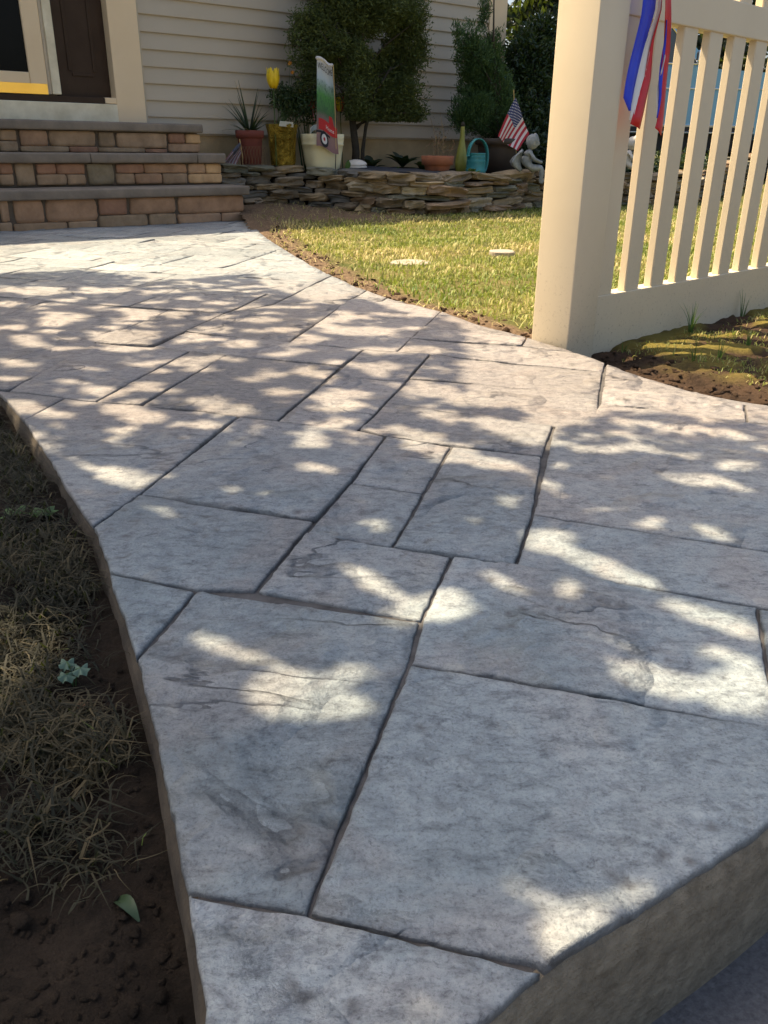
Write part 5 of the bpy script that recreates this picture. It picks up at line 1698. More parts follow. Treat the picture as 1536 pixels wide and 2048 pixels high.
def banner_mat():
    m, nt, b = new_mat('banner_print')
    uvn = nt.nodes.new('ShaderNodeUVMap')
    sp_ = nt.nodes.new('ShaderNodeSeparateXYZ')
    lk(nt, uvn.outputs[0], sp_.inputs[0])
    U, Vv = sp_.outputs[0], sp_.outputs[1]
    nz = noise_node(nt, uvn.outputs[0], 7, 6, 0.7)
    vv = math_node(nt, 'ADD', Vv, math_node(nt, 'MULTIPLY', math_node(nt, 'SUBTRACT', nz, 0.5), 0.14))
    c = ramp(nt, vv, [(0.0, (0.22, 0.12, 0.12)), (0.17, (0.26, 0.16, 0.14)), (0.24, (0.20, 0.13, 0.12)), (0.36, (0.16, 0.13, 0.11)), (0.42, (0.05, 0.12, 0.05)), (0.62, (0.08, 0.26, 0.06)), (0.72, (0.22, 0.32, 0.26)), (0.80, (0.42, 0.50, 0.55)), (0.95, (0.58, 0.58, 0.56))])
    tree = ramp(nt, noise_node(nt, uvn.outputs[0], 14, 6, 0.7, 1.0), [(0.5, (0, 0, 0)), (0.58, (1, 1, 1))])
    gate = math_node(nt, 'MULTIPLY', math_node(nt, 'GREATER_THAN', Vv, 0.45), math_node(nt, 'LESS_THAN', Vv, 0.78))
    gate = math_node(nt, 'MULTIPLY', gate, tree)
    c = mix(nt, math_node(nt, 'MULTIPLY', gate, 0.7), c, (0.03, 0.09, 0.05))
    lk(nt, c, b.inputs['Base Color'])
    b.inputs['Roughness'].default_value = 0.8
    return m


NU, NV = 10, 24
V = [ban_pt(i / NU, j / NV) for j in range(NV + 1) for i in range(NU + 1)]
UV = [(i / NU, j / NV) for j in range(NV + 1) for i in range(NU + 1)]
F = [(j * (NU + 1) + i, j * (NU + 1) + i + 1, (j + 1) * (NU + 1) + i + 1, (j + 1) * (NU + 1) + i) for j in range(NV) for i in range(NU)]
cl_ = build('cloth', V, F, banner_mat(), ban, True, uv=UV)
M_PRED = mat('print_red', (0.50, 0.03, 0.03), (0.40, 0.025, 0.025), 20, 0.8)
M_PWHITE = mat('print_white', (0.62, 0.60, 0.58), (0.56, 0.54, 0.52), 20, 0.8)
M_PBLACK = mat('print_black', (0.02, 0.02, 0.025), (0.015, 0.015, 0.018), 20, 0.8)
M_PGREY = mat('print_grey', (0.16, 0.10, 0.12), (0.12, 0.08, 0.09), 20, 0.8)


def print_poly(name, pts, m, off=0.003):
    """flat printed shape on the cloth, finely divided so it follows the curl"""
    c_ = (sum(p[0] for p in pts) / len(pts), sum(p[1] for p in pts) / len(pts))
    pts = densify(pts, 0.06)
    n = len(pts)
    V = [ban_pt(c_[0], c_[1], off)]
    F = []
    rr = (0.34, 0.67, 1.0)
    for f in rr:
        V += [ban_pt(c_[0] + (p[0] - c_[0]) * f, c_[1] + (p[1] - c_[1]) * f, off) for p in pts]
    for i in range(n):
        j = (i + 1) % n
        F.append((0, 1 + i, 1 + j))
        for k_ in range(2):
            F.append((1 + k_ * n + i, 1 + (k_ + 1) * n + i, 1 + (k_ + 1) * n + j, 1 + k_ * n + j))
    return build(name, V, F, m, cl_)


def circ(cx, cy, rx, ry, n=14):
    return [(cx + rx * math.cos(2 * math.pi * k_ / n), cy + ry * math.sin(2 * math.pi * k_ / n)) for k_ in range(n)]


print_poly('printed_truck', [(0.10, 0.20), (1.0, 0.19), (1.0, 0.30), (0.86, 0.32), (0.78, 0.42), (0.62, 0.42), (0.60, 0.33), (0.10, 0.33)], M_PRED)
print_poly('printed_wheel', circ(0.36, 0.10, 0.19, 0.095), M_PBLACK, 0.004)
print_poly('printed_hub', circ(0.36, 0.10, 0.125, 0.06), M_PWHITE, 0.005)
print_poly('printed_hub', circ(0.36, 0.10, 0.045, 0.022), M_PRED, 0.006)
print_poly('printed_step', [(0.0, 0.165), (0.62, 0.155), (0.62, 0.178), (0.0, 0.188)], M_PBLACK, 0.004)
print_poly('printed_header', [(0.02, 0.972), (0.98, 0.972), (0.98, 0.998), (0.02, 0.998)], M_PWHITE, 0.004)


def word(txt, u0, u1, v0, v1, m, off=0.005):
    cu = bpy.data.curves.new('txt', 'FONT')
    cu.body = txt
    cu.resolution_u = 2
    to = bpy.data.objects.new('txt', cu)
    col.objects.link(to)
    dg = bpy.context.evaluated_depsgraph_get()
    me = to.evaluated_get(dg).to_mesh()
    co = np.array([v.co[:] for v in me.vertices])
    fs = [tuple(p.vertices) for p in me.polygons]
    bpy.data.objects.remove(to)
    lo, hi = co.min(axis=0), co.max(axis=0)
    V = [ban_pt(u0 + (u1 - u0) * (p[0] - lo[0]) / (hi[0] - lo[0]), v0 + (v1 - v0) * (p[1] - lo[1]) / max(1e-6, hi[1] - lo[1]), off) for p in co]
    return build('lettering', V, fs, m, cl_)


word('WELCOME', 0.05, 0.97, 0.895, 0.965, M_PBLACK)
word('Home', 0.45, 0.85, 0.235, 0.285, M_PWHITE)
pz = np.array(ban_pt(1.0, 1.0))
build('pole', *tube([(pz[0] + .012, pz[1] + .01, on_bed(1.1, .45)[2]), (pz[0] + 0.028, pz[1] + .01, 0.6), (pz[0] + 0.006, pz[1] + .01, 1.03)], 0.0035, 6), M_PBLACK, ban)
build('pole', *tube([(pz[0] + .022, pz[1], 0.46), (pz[0] + 0.019, pz[1], 0.7), (pz[0] + 0.009, pz[1], 1.02)], 0.003, 6), M_WOOD, ban)
hz = [ban_pt(t, 1.0) for t in np.linspace(0, 1, 6)]
build('top_hem', *tube([(p[0], p[1], p[2] + .008) for p in hz], 0.012, 8), M_PWHITE, ban, True)

# --- flags
def flag_mat():
    m, nt, b = new_mat('stars_and_stripes')
    uvn = nt.nodes.new('ShaderNodeUVMap')
    sp_ = nt.nodes.new('ShaderNodeSeparateXYZ')
    lk(nt, uvn.outputs[0], sp_.inputs[0])
    U, Vv = sp_.outputs[0], sp_.outputs[1]          # U along the stripes from the hoist, V 0..1 top to bottom
    st = math_node(nt, 'FLOOR', math_node(nt, 'MULTIPLY', Vv, 12.999))
    odd = math_node(nt, 'MODULO', st, 2.0)
    c = mix(nt, odd, (0.42, 0.02, 0.035), (0.68, 0.60, 0.58))
    can = math_node(nt, 'MULTIPLY', math_node(nt, 'LESS_THAN', U, 0.42), math_node(nt, 'LESS_THAN', Vv, 7 / 13))
    # staggered rows of stars as small dots
    su = math_node(nt, 'MULTIPLY', U, 12 / 0.42)
    sv = math_node(nt, 'MULTIPLY', Vv, 10 * 13 / 7)
    cu = math_node(nt, 'ABSOLUTE', math_node(nt, 'SUBTRACT', math_node(nt, 'FRACT', math_node(nt, 'MULTIPLY', math_node(nt, 'ADD', su, sv), 0.5)), 0.5))
    cv = math_node(nt, 'ABSOLUTE', math_node(nt, 'SUBTRACT', math_node(nt, 'FRACT', math_node(nt, 'MULTIPLY', math_node(nt, 'SUBTRACT', su, sv), 0.5)), 0.5))
    star = math_node(nt, 'LESS_THAN', math_node(nt, 'ADD', math_node(nt, 'MULTIPLY', cu, cu), math_node(nt, 'MULTIPLY', cv, cv)), 0.055)
    cc = mix(nt, star, (0.025, 0.035, 0.13), (0.66, 0.64, 0.66))
    c = mix(nt, can, c, cc)
    lk(nt, c, b.inputs['Base Color'])
    b.inputs['Roughness'].default_value = 0.75
    return m


M_FLAG = flag_mat()
M_FLAG_DARK = flag_mat()  # darker, duller copy of the flag print
_hs = M_FLAG_DARK.node_tree.nodes.new('ShaderNodeHueSaturation')
_hs.inputs['Value'].default_value = 0.32
_hs.inputs['Saturation'].default_value = 0.7
_bs = M_FLAG_DARK.node_tree.nodes['Principled BSDF'].inputs['Base Color']
lk(M_FLAG_DARK.node_tree, _bs.links[0].from_socket, _hs.inputs['Color'])
lk(M_FLAG_DARK.node_tree, _hs.outputs[0], _bs)


def flag(label, T, L, Rr, B, stick, wave=0.012, m=None):
    """T hoist top, Rr hoist bottom, L fly top, B fly bottom; world points"""
    f = thing('flag', label, 'flag', stick[0], 'small flags in the bed')
    T, L, Rr, B = (np.array(p) for p in (T, L, Rr, B))
    n1, n2 = 18, 14
    V, UV = [], []
    for j in range(n2 + 1):
        for i in range(n1 + 1):
            a, b = i / n1, j / n2
            q = (T * (1 - a) + L * a) * (1 - b) + (Rr * (1 - a) + B * a) * b
            q = q + HN * wave * (math.sin(b * 7 + a * 1.5) * (0.4 + a) - 0.6 * math.sin(a * 3))
            V.append(tuple(q))
            UV.append((a, b))
    F = [(j * (n1 + 1) + i, j * (n1 + 1) + i + 1, (j + 1) * (n1 + 1) + i + 1, (j + 1) * (n1 + 1) + i) for j in range(n2) for i in range(n1)]
    o = build('cloth', V, F, m or M_FLAG, f, True, uv=UV)
    build('stick', *tube(stick, 0.0045, 6), M_WOOD, f)
    return f


flag('small American flag on a stick above the stone cherub', (1.053, 7.661, 0.866), (0.909, 7.612, 0.573), (1.205, 7.780, 0.594), (1.10, 7.714, 0.460), [on_bed(2.74, 0.06), HW(2.67, 0.06, 0.6), HW(2.592, 0.03, 0.925)])
flag('small American flag hidden behind the left edge of the banner', HW(1.015, 0.57, 0.94), HW(1.0, 0.57, 0.72), HW(0.93, 0.56, 0.86), HW(0.945, 0.56, 0.66), [on_bed(1.03, 0.58), HW(1.02, 0.58, 0.7), HW(1.01, 0.58, 1.02)], 0.02)
flag('dark American flag drooping between the steps and red pot', HW(0.30, 0.56, 0.50), HW(0.12, 0.52, 0.36), HW(0.30, 0.54, 0.43), HW(0.20, 0.50, 0.31), [on_bed(0.32, 0.57), HW(0.32, 0.57, 0.42), HW(0.305, 0.57, 0.52)], 0.02, M_FLAG_DARK)

# --- terracotta bowl with a withered plant
c = on_bed(1.64, -0.13)
tb = thing('terracotta_pot', 'wide terracotta bowl on the stone wall', 'pot', c)
build('bowl', *lathe([(0.078, 0), (0.10, 0.075), (0.103, 0.085), (0.122, 0.087), (0.127, 0.15), (0.121, 0.153), (0.114, 0.1)], c, 36), M_TERRA, tb, True)
V, F = disc(c, 0.116, 0.125)
build('soil', V, F, M_POTSOIL, tb)
dp = thing('withered_plant', 'withered brown stems standing in the terracotta bowl', 'plant', (c[0], c[1], c[2] + .125))
for i in range(14):
    a = random.uniform(0, 6.28)
    b0 = Vector((c[0] + .04 * math.cos(a) + 0.02, c[1] + .04 * math.sin(a), c[2] + .12))
    tpt = b0 + Vector((random.uniform(-.06, .1), random.uniform(-.05, .05), random.uniform(.07, .2) + (0.14 if i < 3 else 0)))
    mid = (b0 + tpt) / 2 + Vector((random.uniform(-.03, .03), 0, .02))
    build('stem', *tube([b0, mid, tpt], [0.0035, 0.0025, 0.0015], 5), M_DRYSTEM, dp)
P = np.array(c) + np.array([0.03, 0, 0.24]) + rng.normal(size=(90, 3)) * np.array([0.05, 0.04, 0.06])
leaves('foliage', P, rng.uniform(0.012, 0.024, 90), leaf_mat('withered_leaf', (0.12, 0.05, 0.03), (0.18, 0.12, 0.06), (0.05, 0.06, 0.025), 0.7, 0.1), dp)

# --- long-necked gourd bottle
c = on_bed(2.13, 0.13)
bo = thing('gourd_bottle', 'tall yellow-green long-necked bottle gourd behind the terracotta bowl', 'gourd', c)
prof = [(0.02, 0.0), (0.038, 0.012), (0.050, 0.05), (0.052, 0.085), (0.047, 0.13), (0.038, 0.175), (0.028, 0.22), (0.021, 0.26), (0.018, 0.31), (0.0165, 0.355), (0.015, 0.362)]
build('body', *lathe(prof, c, 24), mat('gourd_skin', (0.36, 0.33, 0.06), (0.20, 0.20, 0.03), 5, 0.4, 0.1, 30), bo, True)
build('cap', *lathe([(0.0165, 0.360), (0.017, 0.375), (0.010, 0.392), (0.003, 0.396)], c, 14), M_BARK, bo, True)

# --- turquoise watering can
c = on_bed(2.08, -0.10)
wc = thing('watering_can', 'turquoise metal pail with a broad arched handle', 'watering can', c)
prof = [(0.082, 0), (0.083, 0.004), (0.080, 0.03), (0.0815, 0.035), (0.079, 0.04), (0.077, 0.10), (0.0785, 0.105), (0.0755, 0.112), (0.0745, 0.13), (0.0765, 0.135), (0.0735, 0.142), (0.073, 0.158), (0.076, 0.162), (0.073, 0.166), (0.068, 0.166), (0.066, 0.02)]
build('body', *lathe(prof, c, 36), M_TEAL, wc, True)
V, F = [], []
n = 22
for i in range(n + 1):
    t = i / n
    a = math.pi * (1.02 - t * 1.28)
    xs_ = 0.088 * math.cos(a) * (1 + 0.12 * t)
    zs_ = 0.150 + 0.118 * math.sin(a) - (0.03 * max(0, t - 0.75) * 4)
    for (o1, o2) in ((0, -0.017), (0, 0.017), (0.006, 0.017), (0.006, -0.017)):
        nx, nz_ = math.cos(a), math.sin(a)
        dx = xs_ + nx * o1
        V.append((c[0] + HU[0] * dx + HN[0] * (o2 + 0.03 * t), c[1] + HU[1] * dx + HN[1] * (o2 + 0.03 * t), c[2] + zs_ + nz_ * o1))
for i in range(n):
    for j in range(4):
        F.append((i * 4 + j, i * 4 + (j + 1) % 4, i * 4 + 4 + (j + 1) % 4, i * 4 + 4 + j))
F += [(0, 1, 2, 3), tuple(range(n * 4, n * 4 + 4))[::-1]]
build('handle', V, F, M_TEAL, wc, True)

# --- clam shell on a dark slate sheet
V, F = [], []
sl = [(0.98, 0.28), (1.10, 0.10), (1.14, -0.22), (1.42, -0.34), (1.60, -0.22), (1.72, -0.02), (1.45, 0.30), (1.2, 0.42)]
sl = densify(sl, 0.05)
nsl = len(sl)
for z in (0.006, 0.016):
    for s, d in sl:
        V.append(HW(s, d, float(bed_z(s, d)) + 0.024 + z + 0.008 * noise.noise(Vector((s * 14, d * 14, 2)))))
V.append(HW(1.35, 0.05, float(bed_z(1.35, 0.05)) + 0.044))
F = [(i, (i + 1) % nsl, nsl + (i + 1) % nsl, nsl + i) for i in range(nsl)] + [(2 * nsl, nsl + i, nsl + (i + 1) % nsl) for i in range(nsl)]
tag(build('weed_cloth', V, F, mat('black_sheet', (0.035, 0.037, 0.045), (0.022, 0.024, 0.03), 14, 0.75, 0.4, 60)), 'black weed cloth lying on the bed under the shell', 'cloth')
c = HW(1.16, 0.28, float(bed_z(1.16, 0.28)) + 0.046)
sh = thing('clam_shell', 'white clam shell lying on the black cloth', 'shell', c)
M_SHELL = mat('white_shell', (0.72, 0.66, 0.56), (0.60, 0.52, 0.42), 12, 0.6, 0.2, 60)
for (k_, tz, tl) in ((0, 0.0, 0.10), (1, 0.016, 0.34)):
    V, F = [], []
    for i in range(7):
        for j in range(19):
            ph = (math.pi / 2) * i / 6
            th = 2 * math.pi * j / 18
            rr = 0.062 * math.sin(ph) * (1 + 0.05 * math.cos(9 * th)) + 0.0005
            x, y, z = rr * math.cos(th) * 1.25, rr * math.sin(th) * 0.8, 0.034 * math.cos(ph)
            V.append((c[0] + x, c[1] + y * math.cos(tl) - z * math.sin(tl), c[2] + tz + z * math.cos(tl) + y * math.sin(tl) * 0.7 + (0.006 if k_ else 0)))
    for i in range(6):
        for j in range(18):
            F.append((i * 19 + j, i * 19 + j + 1, (i + 1) * 19 + j + 1, (i + 1) * 19 + j))
    o = build('valve', V, F, M_SHELL, sh, True)
    o.modifiers.new('t', 'SOLIDIFY').thickness = 0.003

# --- big brown pot carrying the cypress
c = on_bed(2.63, 0.22)
bp = thing('plant_pot', 'large dark brown pot holding the feathery evergreen', 'pot', c)
M_BPOT = mat('brown_plastic', (0.075, 0.055, 0.04), (0.055, 0.04, 0.03), 6, 0.6, 0.1, 40)
build('bowl', *lathe([(0.14, 0), (0.165, 0.20), (0.172, 0.235), (0.192, 0.24), (0.197, 0.285), (0.188, 0.288), (0.172, 0.24)], c, 36), M_BPOT, bp, True)
V, F = disc(c, 0.178, 0.262)
build('soil', V, F, M_POTSOIL, bp)

# --- stone cherubs
M_STAT = mat('grey_cast_stone', (0.33, 0.35, 0.35), (0.15, 0.165, 0.165), 16, 0.9, 0.5, 60)
M_STATW = mat('pale_cast_stone', (0.55, 0.53, 0.48), (0.42, 0.40, 0.36), 16, 0.9, 0.5, 60)


def cherub(label, c, m, k=1.0, face=0.9):
    """sitting child with wings, legs hanging over the edge; face = heading it looks to"""
    t = thing('cherub_statue', label, 'statue', c, 'stone cherubs on the wall')
    fx, fy = math.cos(face), math.sin(face)
    def W(a, b, z):                       # a forward, b left
        return (c[0] + k * (a * fx - b * fy), c[1] + k * (a * fy + b * fx), c[2] + k * z)
    J = [((-0.01, 0, 0.035), .052), ((-0.022, 0, 0.075), .050), ((-0.012, 0, 0.125), .047), ((0.004, 0, 0.158), .034), ((0.012, 0, 0.178), .024),   # pelvis..neck 0-4
         ((0.005, 0.045, 0.145), .024), ((0.045, 0.062, 0.098), .019), ((0.095, 0.030, 0.082), .016), ((0.112, 0.012, 0.078), .014),                 # arm to the knee 5-8
         ((0.005, -0.045, 0.145), .024), ((0.045, -0.062, 0.098), .019), ((0.095, -0.030, 0.082), .016), ((0.112, -0.010, 0.08), .014),              # 9-12
         ((0.04, 0.032, 0.032), .034), ((0.115, 0.034, 0.045), .028), ((0.128, 0.034, -0.02), .022), ((0.124, 0.034, -0.062), .016), ((0.148, 0.036, -0.07), .013),   # leg 13-17
         ((0.04, -0.032, 0.032), .034), ((0.11, -0.032, 0.04), .028), ((0.112, -0.03, -0.028), .022), ((0.106, -0.03, -0.072), .016), ((0.13, -0.032, -0.08), .013)]
    E = [(0, 1), (1, 2), (2, 3), (3, 4), (3, 5), (5, 6), (6, 7), (7, 8), (3, 9), (9, 10), (10, 11), (11, 12), (0, 13), (13, 14), (14, 15), (15, 16), (16, 17), (0, 18), (18, 19), (19, 20), (20, 21), (21, 22)]
    o0_ = np.array(origin_of(t))
    me = bpy.data.meshes.new('body')
    me.from_pydata([tuple(np.array(W(*j[0])) - o0_) for j in J], E, [])
    me.materials.append(m)
    ob = bpy.data.objects.new('body', me)
    col.objects.link(ob)
    ob.parent = t
    sk = ob.modifiers.new('skin', 'SKIN')
    sk.use_smooth_shade = True
    for i, j in enumerate(J):
        me.skin_vertices[0].data[i].radius = (j[1] * k * (1.0 if i < 4 else 0.84), j[1] * k * (1.0 if i < 4 else 0.84))
    me.skin_vertices[0].data[0].use_root = True
    sb = ob.modifiers.new('sub', 'SUBSURF')
    sb.levels = sb.render_levels = 2
    # head: skull with brow, cheeks, nose, chin; bent forward
    V, F = [], []
    n1, n2 = 14, 22
    for i in range(n1 + 1):
        for j in range(n2):
            ph, th = math.pi * i / n1, 2 * math.pi * j / n2
            x, y, z = math.sin(ph) * math.cos(th), math.sin(ph) * math.sin(th), math.cos(ph)
            r = 0.047
            fr = max(0, x) ** 2
            r += 0.004 * fr * max(0, math.cos((z + 0.45) * 4))                                 # cheeks and chin
            r += 0.012 * math.exp(-((y / .16) ** 2) - ((z + .12) / .18) ** 2) * (x > 0)         # nose
            r -= 0.005 * (math.exp(-(((abs(y) - .33) / .14) ** 2) - ((z - .05) / .12) ** 2)) * (x > 0)   # eye hollows
            r -= 0.003 * math.exp(-((y / .25) ** 2) - ((z + .45) / .06) ** 2) * (x > 0)         # mouth
            px, py, pz = r * x * 1.02 + 0.03, r * y * 0.95, r * z * 1.1 + 0.225
            px2 = px + (0.225 - pz) * -0.22
            V.append(W(px2, py, pz))
    for i in range(n1):
        for j in range(n2):
            F.append((i * n2 + j, i * n2 + (j + 1) % n2, (i + 1) * n2 + (j + 1) % n2, (i + 1) * n2 + j))
    build('head', V, F, m, t, True)
    # curls
    V, F = [], []
    n1, n2 = 12, 26
    for i in range(n1 + 1):
        for j in range(n2):
            ph, th = math.pi * 0.62 * i / n1, 2 * math.pi * j / n2
            x, y, z = math.sin(ph) * math.cos(th), math.sin(ph) * math.sin(th), math.cos(ph)
            lim = 1.0 if x < 0.25 else max(0.0, 1 - (i / n1 - 0.62) * 3)
            r = 0.0445 + 0.009 * lim + 0.0035 * math.sin(th * 9 + i * 1.1) * math.sin(ph * 9)
            V.append(W(r * x + 0.024, r * y, r * z * 1.08 + 0.232))
    for i in range(n1):
        for j in range(n2):
            F.append((i * n2 + j, i * n2 + (j + 1) % n2, (i + 1) * n2 + (j + 1) % n2, (i + 1) * n2 + j))
    build('hair', V, F, m, t, True)
    for sg in (-1, 1):
        V, F = [], []
        n = 12
        for i in range(n + 1):
            t_ = i / n
            up = 0.165 - 0.15 * t_
            wd_ = 0.018 + 0.055 * math.sin(math.pi * min(1, t_ * 1.05)) * (1 + 0.08 * math.sin(t_ * 30))
            a0 = -0.045 - 0.02 * math.sin(math.pi * t_)
            V += [W(a0, sg * 0.022, up), W(a0 - wd_ * 0.6, sg * (0.03 + wd_ * 0.55), up + 0.01), W(a0 - wd_, sg * (0.035 + wd_ * 0.9), up - 0.012)]
        for i in range(n):
            for j in range(2):
                F.append((i * 3 + j, i * 3 + j + 1, i * 3 + j + 4, i * 3 + j + 3))
        o = build('wing', V, F, m, t, True)
        o.modifiers.new('t', 'SOLIDIFY').thickness = 0.009
    return t


c = HW(2.40, -0.37, 0.300)
cherub('grey stone cherub sitting on the wall below the flag', c, M_STAT, 0.98, 0.0)
cherub('pale stone cherub on the wall half hidden by the fence post', HW(3.62, -0.42, 0.31), M_STATW, 0.95, -0.2)

# --- low dark plants along the foundation
M_HOSTA = leaf_mat('dark_broad_leaf', (0.012, 0.028, 0.014), (0.025, 0.05, 0.022), (0.04, 0.07, 0.03), 0.4, 0.15)
for label, s, d, n, h in (('dark broad-leaved plant beside the juniper trunk', 1.62, 0.70, 9, 0.13), ('dark broad-leaved plant midway along the foundation', 1.93, 0.66, 12, 0.15), ('bushy dark plant left of the terracotta bowl', 1.86, 0.30, 14, 0.11), ('low green weed beside the watering can', 1.93, -0.22, 12, 0.07), ('low green sprigs at the foot of the juniper', 1.50, 0.2, 14, 0.06), ('green sprigs spilling over the middle of the stone wall', 1.78, -0.40, 16, 0.07), ('small green weed on the wall left of the black cloth', 0.98, 0.05, 12, 0.06)):
    b0 = Vector(on_bed(s, d))
    t = thing('leafy_plant', label, 'plant', b0)
    for i in range(n):
        a = 2 * math.pi * i / n + random.uniform(-.3, .3)
        L = h * random.uniform(0.8, 1.3)
        up = random.uniform(0.5, 1.2)
        V = []
        for j in range(6):
            t_ = j / 5
            wq = 0.24 * L * math.sin(math.pi * (0.08 + 0.9 * t_)) + 0.001
            q = b0 + Vector((math.cos(a), math.sin(a), 0)) * L * t_ * math.cos(up) * 1.2 + Vector((0, 0, L * (t_ * math.sin(up) * 1.25 - 0.4 * t_ * t_)))
            sv = Vector((-math.sin(a), math.cos(a), 0)) * wq
            V += [tuple(q - sv + Vector((0, 0, wq * .3))), tuple(q), tuple(q + sv + Vector((0, 0, wq * .3)))]
        build('leaf', V, [(i2 * 3 + j, i2 * 3 + j + 1, i2 * 3 + j + 4, i2 * 3 + j + 3) for i2 in range(5) for j in range(2)], M_HOSTA if h > 0.1 else M_WEED, t, True, attrs={'tint': [random.random()] * len(V)})
# ================================================================ SHRUBS AND TREES
M_JUN = leaf_mat('juniper_foliage', (0.032, 0.046, 0.014), (0.075, 0.10, 0.026), (0.12, 0.15, 0.04), 0.65, 0.15)
M_CYP = leaf_mat('cypress_foliage', (0.028, 0.065, 0.024), (0.058, 0.12, 0.042), (0.095, 0.165, 0.06), 0.6, 0.2)
M_BRO = leaf_mat('evergreen_leaf', (0.010, 0.022, 0.010), (0.022, 0.045, 0.018), (0.04, 0.07, 0.03), 0.35, 0.12)


def tufts(blobs, n, per, r, flat=0.8, shell=0.4, up=0.3):
    """sprays: clusters of leaves round random points; returns positions, directions, cluster tint"""
    C = blob_points(blobs, n, flat, shell)
    d0 = np.zeros_like(C)
    for i, c_ in enumerate(C):
        j = np.argmin([(c_[0] - b[0]) ** 2 + (c_[1] - b[1]) ** 2 + (c_[2] - b[2]) ** 2 for b in blobs])
        d0[i] = c_ - np.array(blobs[j][:3])
    d0 /= np.maximum(np.linalg.norm(d0, axis=1), 1e-4)[:, None]
    d0[:, 2] += up
    P = np.repeat(C, per, axis=0) + rng.normal(size=(len(C) * per, 3)) * r
    D = np.repeat(d0, per, axis=0) + rng.normal(size=(len(C) * per, 3)) * 0.55
    T = np.repeat(rng.random(len(C)), per) * 0.75 + rng.random(len(C) * per) * 0.3
    return P, D, T


def limbs(base, blobs, m, parent, r0, fork=0.4):
    b0 = Vector(base)
    for b in blobs:
        e = Vector(b[:3])
        f = b0 + Vector((random.uniform(-.02, .02), random.uniform(-.02, .02), (e.z - b0.z) * fork))
        mid = f.lerp(e, 0.5) + Vector((0, 0, 0.04))
        build('limb', *tube([f, mid, e], [r0 * 0.6, r0 * 0.4, r0 * 0.15], 6), m, parent, True)


b0 = Vector(on_bed(1.31, 0.50))
jt = thing('juniper_tree', 'pruned juniper with twin trunks growing before the siding', 'tree', b0)
build('trunk', *tube([b0 - Vector((0, 0, .03)), b0 + Vector((0.005, 0, .15)), b0 + Vector((-0.02, 0, .35)), b0 + Vector((-0.02, .02, .65)), b0 + Vector((0.03, .03, 1.0)), b0 + Vector((0.08, 0, 1.4))], [0.036, 0.030, 0.027, 0.024, 0.018, 0.008], 10), M_BARK, jt, True)
build('trunk', *tube([b0 + Vector((0.055, 0, -.03)), b0 + Vector((0.06, 0, .15)), b0 + Vector((0.085, 0, .32)), b0 + Vector((0.15, .03, .55)), b0 + Vector((0.28, .08, .75))], [0.020, 0.016, 0.014, 0.011, 0.006], 8), M_BARK, jt, True)
limbs((b0.x - .01, b0.y, b0.z + 0.2), JUNIPER, M_BARK, jt, 0.018, 0.5)
JB = [(b[0] - HN[0] * .10, b[1] - HN[1] * .10, b[2], b[3], b[4]) for b in JUNIPER]
for b in list(JB):
    for _ in range(9):
        a_ = random.uniform(0, 6.28)
        f_ = random.uniform(0.75, 1.32)
        JB.append((b[0] + HU[0] * math.cos(a_) * b[3] * f_, b[1] + HU[1] * math.cos(a_) * b[3] * f_, b[2] + math.sin(a_) * b[4] * f_, random.uniform(0.03, 0.085), random.uniform(0.035, 0.09)))
JB = [(b[0], b[1], b[2], b[3] * (0.88 if i_ < 12 else 1), b[4] * (0.9 if i_ < 12 else 1)) for i_, b in enumerate(JB)]
P, D, T = tufts(JB, 7600, 13, 0.030, 0.6, 0.6, -0.1)
km = ~((house_s(P[:, 0], P[:, 1]) < 1.16) & (house_d(P[:, 0], P[:, 1]) < 0.50) & (P[:, 2] < 1.10))
hole = ((P[:, 0] + 0.10) / 0.085) ** 2 + ((P[:, 2] - 1.20) / 0.075) ** 2
km &= ~(hole < 0.1 + 0.7 * np.repeat(rng.random(len(P) // 13 + 1), 13)[:len(P)]) & (P[:, 2] > 0.67)
P, D, T = P[km], D[km], T[km]
cr = leaves('crown', P, rng.uniform(0.014, 0.044, len(P)), M_JUN, jt, T, 0.26, dirs=D)

b0 = Vector(on_bed(2.63, 0.22)) + Vector((0, 0, 0.26))
ct = thing('cypress_shrub', 'feathery green evergreen shrub growing in the brown pot', 'shrub', b0)
build('trunk', *tube([b0, b0 + Vector((-.03, .02, .3)), b0 + Vector((-.08, .05, .8)), b0 + Vector((-.10, .06, 1.25))], [0.018, 0.014, 0.009, 0.003], 8), M_BARK, ct, True)
limbs(b0, CYPRESS, M_BARK, ct, 0.010, 0.4)
CYPRESS = [(b[0], b[1], b[2], b[3] * 1.18, b[4] * 1.05) for b in CYPRESS]
P, D, T = tufts(CYPRESS, 2900, 13, 0.018, 0.9, 0.55, 0.9)
leaves('crown', P, rng.uniform(0.016, 0.040, len(P)), M_CYP, ct, T, 0.22, dirs=D)

b0 = Vector(HW(3.45, 0.55, 0.28))
bs = thing('evergreen_bush', 'dense dark broad-leaved bush at the corner of the house', 'bush', b0)
build('trunk', *tube([b0, b0 + Vector((.02, 0, .4)), b0 + Vector((-.05, .05, .9))], [0.03, 0.02, 0.008], 8), M_BARK, bs, True)
limbs(b0, BROADLEAF, M_BARK, bs, 0.014, 0.4)
BROADLEAF = BROADLEAF + [(1.60, 9.05, 1.32, 0.24, 0.26), (1.45, 8.9, 1.45, 0.2, 0.18), (1.28, 8.38, 0.46, 0.22, 0.16), (1.48, 8.45, 0.42, 0.22, 0.16), (1.12, 8.3, 0.40, 0.16, 0.12)]
P, D, T = tufts(BROADLEAF, 2000, 9, 0.035, 0.9, 0.4, 0.1)
leaves('crown', P, rng.uniform(0.035, 0.065, len(P)), M_BRO, bs, T, 0.42, dirs=D)

